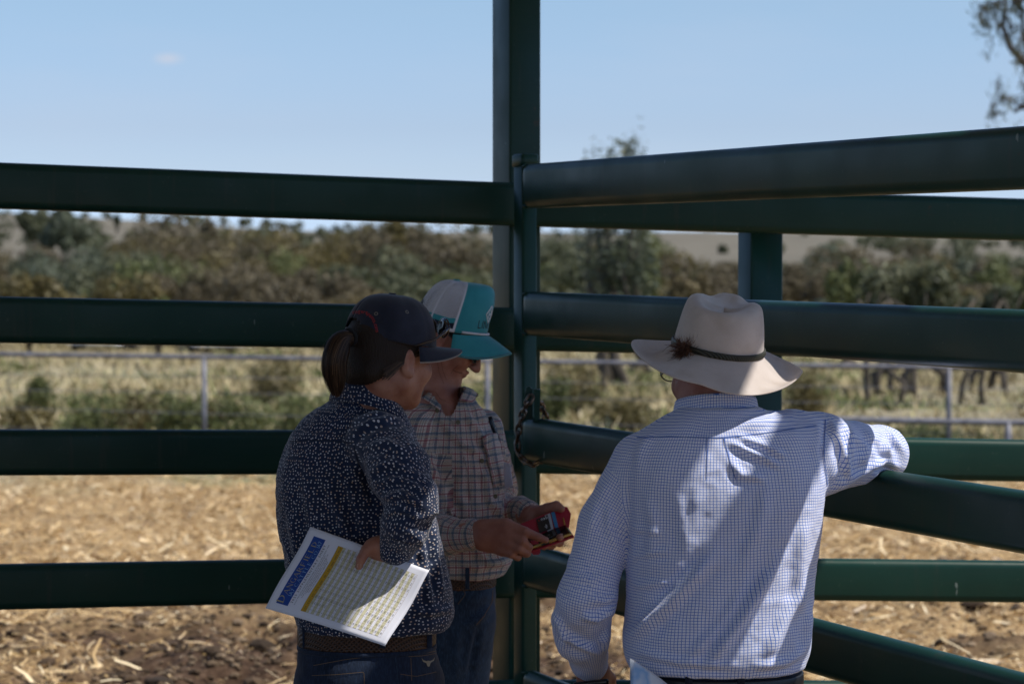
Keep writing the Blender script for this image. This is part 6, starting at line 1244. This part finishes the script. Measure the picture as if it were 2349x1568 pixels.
cap_strip(dz([(0, 1), (.5, .5), (1, 0), (.5, -.5), (0, -1), (-.5, -.5), (-1, 0), (-.5, .5), (0, 1)]), .0017, None); cap_strip(dz([(-.35, -.3), (-.35, .25), (.1, .5)]), .0014, None); cap_strip(dz([(.35, .3), (.35, -.25), (-.1, -.5)]), .0014, None); cap_strip(dz([(-.1, .1), (.1, -.1)]), .0014, None)
if V: mk('diamond_logo', np.array(V), F, M_WTH, capB)
sgb = bpy.data.objects.new('sunglasses', None); scene.collection.objects.link(sgb); sgb.parent = wb; sgb.matrix_parent_inverse = Matrix.Translation(-Vector(wb.location)); sgb.location = tuple(Lb(0, .1, .005))
for s_ in (1, -1):
    m = MB(); m.tube([Lb(.077 * s_, -.01, .012), Lb(.078 * s_, .04, .012), Lb(.066 * s_, .083, .010)], [.002, .003, .005], 8); m.build('temple_arm', M_TORT, sgb)
    m = MB(); th = np.linspace(0, 2 * np.pi, 24, endpoint=False); lens = [np.stack((.035 * s_ + (.030 + e) * np.cos(th), .100 - 3.6 * (.035 * s_ + .03 * np.cos(th)) ** 2 + k, .004 + (.020 + e) * np.sin(th)), 1) for e, k in ((-.004, 0), (0, .001), (0, .003), (-.004, .004))]
    m.loft([np.array([Lb(*p) for p in q]) for q in lens]); m.build('lens', M_LENS, sgb)

# ================================================================ red phone wallet
wal = root('phone_wallet', tuple(P(1250, 1200, 5.7)), 'open red leather phone wallet holding bank cards, gripped in both hands', 'phone wallet')
M_REDL = mat('red_leather', (.36, .012, .035), .45); g = NG(M_REDL); g.bump(g.noise(g.coord(), 500, 3), .25, .0008); M_GOLD = mat('gold_case', (.45, .33, .13), .25, .9); M_CARD = mat('black_card', (.012, .013, .018), .3); M_CARDB = mat('blue_card', (.03, .20, .42), .35); M_CARDG = mat('grey_card', (.40, .42, .48), .35)
def slab(name, px, ds, th, mt, par, dirn=(0, 1, 0), smooth=False):
    q = [P(x, y, d) for (x, y), d in zip(px, ds)]; nrm = np.cross(q[1] - q[0], q[2] - q[0]); nrm /= np.linalg.norm(nrm); nrm = nrm if nrm[1] > 0 else -nrm; k = len(q); m = MB(); f = [tuple(range(k)), tuple(range(2 * k - 1, k - 1, -1))] + [(i, i + k, (i + 1) % k + k, (i + 1) % k) for i in range(k)]
    m.add(q + [v + nrm * th for v in q], f); return m.build(name, mt, par, smooth=False)
def pl4(px, c0=5.735, sx=.00012, sy=-.0006):  # depth of the flap plane
    return [c0 + (x - 1250) * sx + (y - 1190) * sy for x, y in px]
fl_ = [(1186, 1204), (1294, 1161), (1301, 1162), (1310, 1178), (1305, 1210), (1300, 1216), (1240, 1232), (1196, 1250)]
slab('cover_flap', fl_, pl4(fl_), .004, M_REDL, wal)
pk = [(1229, 1183), (1231, 1186), (1252, 1222), (1205, 1240), (1192, 1212)]; slab('card_pocket', [(1192, 1206), (1229, 1191), (1243, 1229), (1200, 1246)], pl4([(1192, 1206), (1229, 1191), (1243, 1229), (1200, 1246)], 5.7325), .002, M_REDL, wal)
cd1 = [(1250, 1180), (1259, 1177), (1268, 1214), (1258, 1218)]; slab('grey_card', [(1249, 1181), (1262, 1176), (1270, 1212), (1256, 1218)], pl4([(1249, 1181), (1262, 1176), (1270, 1212), (1256, 1218)], 5.731), .0008, M_CARDG, wal)
bc = [(1230, 1190), (1256, 1180), (1264, 1212), (1238, 1222)]; slab('black_card', bc, pl4(bc, 5.7295), .0008, M_CARD, wal)
bl_ = [(1264, 1175), (1272, 1172), (1281, 1208), (1273, 1210)]; slab('blue_card', bl_, pl4(bl_, 5.731), .0008, M_CARDB, wal)
clp = [(1291, 1187), (1293.5, 1186.5), (1297, 1203), (1294.5, 1203.5)]; slab('magnet_clasp', clp, pl4(clp, 5.7315), .001, M_GOLD, wal)
def plane_text(s_, o2, u2, v2, size, name, mt, par, off=5.7285):
    V2, F2, w_ = text2d(s_, 1.0); px = np.array([np.array(o2) + np.array(u2) * a * size + np.array(v2) * b * size for a, b in V2]); d_ = pl4(px, off); mk(name, np.array([P(x, y, d) for (x, y), d in zip(px, d_)]), F2, mt, par, smooth=False)
uu = np.array((.94, -.35)); vvv = np.array((-.22, -.97)); plane_text('nab', (1241, 1194), uu, vvv, 11, 'card_lettering', M_WTH, wal)
for k_ in range(3):
    a_ = np.linspace(-.9, .9, 8); c2 = np.array((1249, 1208)); pts = [c2 + uu * (2.2 + 2.1 * k_) * math.cos(t) + vvv * (2.2 + 2.1 * k_) * math.sin(t) for t in a_]; d_ = pl4(pts, 5.7285); m = MB(); m.tube([P(x, y, d) for (x, y), d in zip(pts, d_)], .0004, 4); m.build('contactless_mark', M_WTH, wal)
plane_text('*', (1235, 1200), uu, vvv, 12, 'red_star', M_RED, wal)
# the phone body, edge on, in its half of the case
PE = [P(1196, 1248, 5.70), P(1240, 1228, 5.70), P(1262, 1214, 5.70), P(1303, 1209, 5.70)]
m = MB(); a0 = P(1203, 1246, 5.70); a1 = P(1303, 1211, 5.715); ax_ = a1 - a0; L_ = np.linalg.norm(ax_); ax_ /= L_; toward = np.array((-.05, -1, -.34)); toward -= ax_ * (toward @ ax_); toward /= np.linalg.norm(toward); nn_ = np.cross(ax_, toward); nn_ = nn_ if nn_[2] > 0 else -nn_
rm = np.stack((ax_, toward, nn_), 1); ctr = (a0 + a1) / 2 + toward * .012; m.box(ctr, (L_ / 2, .028, .0042), rm, .0032); m.build('phone', M_GOLD, wal)
m = MB(); m.box(ctr - nn_ * .0068, (L_ / 2 + .003, .031, .0022), rm, .0018); m.build('phone_holder', M_REDL, wal)
m = MB(); m.box(ctr + nn_ * .0044 , (L_ / 2 - .004, .025, .0003), rm); m.build('screen', M_LENS, wal, smooth=False)
m = MB(); m.box(ctr + ax_ * (-.012) + toward * .0285, (.009, .0006, .0022), rm, .0004); m.build('side_button', M_CARD, wal)
tb_ = [(1217, 1240), (1234, 1238), (1240, 1265), (1237, 1271), (1224, 1272), (1220, 1268)]; slab('closing_tab', tb_, [5.668] * 6, .003, M_REDL, wal)

# ================================================================ the supplementary sheet
sheet_root = root('sale_sheet', tuple(P(800, 1345, 5.05)), 'white printed sale sheet with blue heading and yellow table in the dotted shirt woman\'s hand', 'paper sheet')
cA, cB, cC, cD = P(712, 1207, 5.085), P(609, 1394, 5.013), P(884, 1482, 4.880), P(987, 1310, 4.953)
eN = np.cross(cD - cA, cB - cA); eN /= np.linalg.norm(eN); eN = eN if eN[1] < 0 else -eN
def PM(u, v, off=0.0):     # u along the reading direction (0..1, B->A), v down the page (0..1)
    u = np.asarray(u, float)[..., None]; v = np.asarray(v, float)[..., None]; p = (cB * (1 - u) + cA * u) * (1 - v) + (cC * (1 - u) + cD * u) * v
    b = .007 * np.sin(np.pi * v) * (1 - .4 * u) + .0035 * np.sin(2 * np.pi * u + 1.5 * v) + .012 * np.clip(v - .93, 0, 1) * np.clip(u - .6, 0, 1) * 20 * .5 - .010 * np.clip(.08 - u, 0, 1) * v
    return p + eN * (b + off)
gu, gv = np.meshgrid(np.linspace(0, 1, 25), np.linspace(0, 1, 35)); V = PM(gu, gv).reshape(-1, 3); I = np.arange(35 * 25).reshape(35, 25); F = np.stack((I[:-1, :-1], I[:-1, 1:], I[1:, 1:], I[1:, :-1]), -1).reshape(-1, 4)
M_PAPER = mat('paper', (.74, .75, .84), .6, spec=.3); pgo = mk('page', V, F, M_PAPER, sheet_root); md = pgo.modifiers.new('t', 'SOLIDIFY'); md.thickness = .0004; md.offset = 0
def inks(name, rgb, rough=.6, metal=0): return mat(name, rgb, rough, metal)
I_BLUE = inks('blue_ink', (.006, .055, .30)); I_GOLD = inks('gold_ink', (.42, .36, .16)); I_CYAN = inks('pale_blue_ink', (.25, .45, .70)); I_BLK = inks('black_ink', (.03, .03, .04)); I_YEL = inks('yellow_ink', (.55, .32, .02)); I_CRM = inks('cream_ink', (.58, .56, .38)); I_LINE = inks('rule_ink', (.22, .10, .05))
def rect(mb, u0, u1, v0, v1, off, nu=6, nv=6):
    gu, gv = np.meshgrid(np.linspace(u0, u1, nu), np.linspace(v0, v1, nv)); V = PM(gu, gv, off).reshape(-1, 3); I = np.arange(nu * nv).reshape(nv, nu); mb.add(V, np.stack((I[:-1, :-1], I[:-1, 1:], I[1:, 1:], I[1:, :-1]), -1).reshape(-1, 4).tolist())
def tx(mb, s_, u0, v0, h, off=.0011, center=None, width=None, space=1.0, anchor='l'):
    # h = cap height as a fraction of page width (.21 m)
    V2, F2, w_ = text2d(s_, 1.0, space)
    if not len(V2): return
    hs_ = h / .73; sx_ = hs_; 
    if width is not None: sx_ = width / w_
    x0 = u0 - (w_ * sx_ / 2 if anchor == 'c' else 0); u = x0 + V2[:, 0] * sx_; v = v0 - V2[:, 1] * hs_ * .21 / .297; mb.add(PM(u, v, off), F2)
m = MB(); rect(m, .088, .917, .062, .163, .0006, 10, 5); m.build('heading_panel', I_BLUE, sheet_root)
# serif capitals built from thick and thin strokes for the farm name
SER = {'D': [('s', .16, 0, 1), ('arc', .16, .5, .62, .5)], 'A': [('l', .5, 1, .08, 0, .05), ('l', .5, 1, .92, 0, .13), ('l', .24, .36, .76, .36, .05)], 'N': [('s2', .14, 0, 1), ('l', .14, 1, .86, 0, .13), ('s2', .86, 0, 1)], 'G': [('c', .5, .5, .46), ('s', .84, 0, .42)],
       'R': [('s', .16, 0, 1), ('bow', .16, .74, .5, .26), ('l', .42, .48, .92, 0, .13)], 'F': [('s', .2, 0, 1), ('l', .2, .97, .84, .97, .05), ('l', .2, .54, .68, .54, .05)], 'I': [('s', .5, 0, 1)], 'E': [('s', .2, 0, 1), ('l', .2, .97, .84, .97, .05), ('l', .2, .54, .7, .54, .05), ('l', .2, .03, .88, .03, .05)], 'L': [('s', .2, 0, 1), ('l', .2, .03, .86, .03, .05)], 'C': [('c', .52, .5, .46)], 'T': [('s', .5, 0, 1), ('l', .06, .97, .94, .97, .05)], 'O': [('o', .5, .5, .46)]}
def serif(mb, s_, u0, v0, h, adv, off=.0012, first=1.0):
    u = u0
    for k_, ch in enumerate(s_):
        H = h * (first if k_ == 0 else 1); W_ = adv * (first if k_ == 0 else 1) * (.45 if ch == 'I' else 1); 
        def put(poly): poly = np.array(poly); mb.add(PM(u + poly[:, 0] * W_ * .88, v0 - poly[:, 1] * H * .21 / .297, off), [tuple(range(len(poly)))])
        for s2 in SER.get(ch, []):
            if s2[0] in 's' or s2[0] == 's2':
                w2 = (.15 if s2[0] == 's' else .05) * (2.2 if ch == 'I' else 1) ; x = s2[1]; put([(x - w2 / 2, s2[2]), (x + w2 / 2, s2[2]), (x + w2 / 2, s2[3]), (x - w2 / 2, s2[3])])
                for yy_ in (s2[2], s2[3]): put([(x - w2 / 2 - .09, yy_ - .018), (x + w2 / 2 + .09, yy_ - .018), (x + w2 / 2 + .09, yy_ + .018), (x - w2 / 2 - .09, yy_ + .018)])
            elif s2[0] == 'l':
                _, x0, y0, x1, y1, w2 = s2; d = np.array((x1 - x0, y1 - y0)); d /= np.linalg.norm(d); nn_ = np.array((-d[1], d[0])) * w2 / 2; put([(x0 - nn_[0], y0 - nn_[1]), (x1 - nn_[0], y1 - nn_[1]), (x1 + nn_[0], y1 + nn_[1]), (x0 + nn_[0], y0 + nn_[1])])
                if ch in 'AR' and y1 == 0: put([(x1 - .14, -.018), (x1 + .14, -.018), (x1 + .14, .018), (x1 - .14, .018)])
            else:
                if s2[0] == 'arc': cx_, cy_, rx_, ry_, a0, a1 = s2[1], s2[2], .76, .5, -np.pi / 2, np.pi / 2
                elif s2[0] == 'bow': cx_, cy_, rx_, ry_, a0, a1 = s2[1], s2[2], .62, .26, -np.pi / 2, np.pi / 2
                elif s2[0] == 'c': cx_, cy_, rx_, ry_, a0, a1 = s2[1], s2[2], s2[3], .52, .65, 2 * np.pi - .65
                else: cx_, cy_, rx_, ry_, a0, a1 = s2[1], s2[2], s2[3], .52, 0, 2 * np.pi
                aa = np.linspace(a0, a1, 18); tkn = .03 + .10 * np.abs(np.cos(aa))
                for q in range(17): put([(cx_ + (rx_) * math.cos(aa[q]), cy_ + ry_ * math.sin(aa[q])), (cx_ + rx_ * math.cos(aa[q + 1]), cy_ + ry_ * math.sin(aa[q + 1])), (cx_ + (rx_ - tkn[q + 1]) * math.cos(aa[q + 1]), cy_ + (ry_ - .05) * math.sin(aa[q + 1])), (cx_ + (rx_ - tkn[q]) * math.cos(aa[q]), cy_ + (ry_ - .05) * math.sin(aa[q]))])
        u += W_ * 1.02
m = MB(); serif(m, 'DANGARFIELD', .100, .1165, .055, .0690, first=1.5); m.build('farm_name', I_GOLD, sheet_root)
m = MB(); serif(m, 'CATTLE', .315, .154, .038, .054); serif(m, 'CO', .675, .154, .038, .05); tx(m, '.', .775, .154, .04); tx(m, '1A7', .190, .154, .045, width=.10); tx(m, '1A7', .800, .150, .045, width=.085); m.build('cattle_company_line', I_CYAN, sheet_root)
m = MB(); tx(m, '2025 SUPPLEMENTARY SHEET', .130, .190, .026, width=.74, space=1.6); m.build('sheet_title', I_BLK, sheet_root)
m = MB()
for i, s_ in enumerate(('Scrotal, Muscle & Fat Scanning by DAVID REID, & Weighed on 28th AUGUST, 2025', 'Semen Testing & Soundness Evaluation by TAROOM VETS', 'Semen Morphology by Queensland Sperm Morphology Lab', '**SEMEN SHARE REAINED IN LOTS 4, 10 & 12**', 'Please note that LOT 28 is a HERD Bull')): tx(m, s_, .50, .2125 + i * .0135, .0125, anchor='c', width=(.76, .52, .56, .46, .40)[i])
m.build('small_print', I_BLK, sheet_root)
t0v, t1v = .2985, .9365; rows_ = 29; rh = (t1v - t0v) / rows_; U0, U1 = .082, .903; cols = np.array([0, .085, .185, .30, .42, .53, .62, .71, .80, .90, 1.0]) * (U1 - U0) + U0
cols = U0 + (U1 - U0) * np.linspace(0, 1, 11)
m = MB(); rect(m, U0, U1, t0v - rh * .85, t0v + rh, .0006, 10, 3); m.build('table_header', I_YEL, sheet_root)
m = MB()
for i in range(0, 28, 2): rect(m, U0, U1, t0v + rh * (i + 1), t0v + rh * (i + 2), .0006, 10, 2)
m.build('shaded_rows', I_CRM, sheet_root)
m = MB()
for i in range(30): v_ = t0v + rh * i if i else t0v - rh * .85; rect(m, U0, U1, v_ - .0006, v_ + .0006, .0009, 10, 2)
for c0 in cols: rect(m, c0 - .0006, c0 + .0006, t0v - rh * .85, t0v + rh * 29, .0009, 2, 10)
m.build('table_rules', I_LINE, sheet_root)
m = MB(); HD = ['LOT', 'P/PS', 'KG', 'DLG', 'AGE', 'P8', 'RIB', 'EMA', 'IMF%', 'MOR', 'SCR']
for j, s_ in enumerate(HD[:10]): tx(m, s_, (cols[j] + cols[j + 1]) / 2, t0v + rh * .62, .020, anchor='c')
m.build('header_text', I_BLK, sheet_root)
TAB = ['1 (P) 880 1.18 23 14 10 137 5.8 86', '2 (P) 846 1.13 23 11 7 143 4.3 61', '3 (P) 834 1.11 23 11 8 136 5.2 90', '4* PP 804 1.10 23 11 8 123 5.5 84', '5 (PS) 900 1.31 21 7 5 125 4.1 92', '6 (PS) 900 1.24 23 10 6 126 5.2 59.5', '7 - 802 1.07 23 8 6 130 4.5 86', '8 - 822 1.09 23 12 7 138 5.2 90', '9 - 812 1.12 23 12 10 126 5.4 80', '10* (P) 806 1.08 23 15 10 141 5.6 90', '11 - 840 1.17 22 10 7 127 4.3 84', '12* (P) 878 1.19 23 9 6 140 4.4 91', '13 - 814 1.10 23 14 9 135 4.2 88', '14 (P) 822 1.12 22 13 9 138 4.4 79', '15 - 802 1.12 23 15 10 136 5.8 76.5', '16 - 720 1.00 23 11 6 130 5.1 81', '17 - 794 1.11 22 11 7 135 4.8 71', '18 - 762 1.12 21 9 6 143 4.3 85', '19 - WITHDRAWN', '20 - 744 1.06 22 8 6 136 4.6 91', '21 (PS) 796 1.13 22 8 6 130 5.1 58', '22 (PS) 792 1.05 23 12 8 124 4.8 82', '23 (PP) 792 1.10 22 10 6 133 4.4 68', '24 - 802 1.09 23 11 7 131 4.6 74.5', '25 (P) 756 1.07 22 7 5 128 4.8 89', '26 (P) 804 1.15 22 14 9 128 5.3 93', '27 (P) 766 1.09 22 10 6 124 4.5 80', '28 (P) 826 1.19 22 10 7 136 4.6 83.1']
m = MB()
for i, r_ in enumerate(TAB):
    for j, s_ in enumerate(r_.split()[:10]):
        if s_ == '-': continue
        jj = 4 if s_ == 'WITHDRAWN' else j; tx(m, s_, (cols[jj] + cols[jj + 1]) / 2, t0v + rh * (i + 1.78), .0165, anchor='c')
m.build('table_figures', I_BLK, sheet_root)
bk = root('sale_book', tuple(P(840, 1260, 5.1)), 'blue covered booklet tucked behind the white printed sheet', 'booklet'); e3 = -eN * .006
sheet_obj('cover', [PM(.93, .06) + e3, PM(1.015, .40) + e3, PM(.5, .62) + e3 * 1.6, PM(.4, .2) + e3 * 1.6], mat('book_cover', (.01, .06, .24), .4), bk, .003, 0)
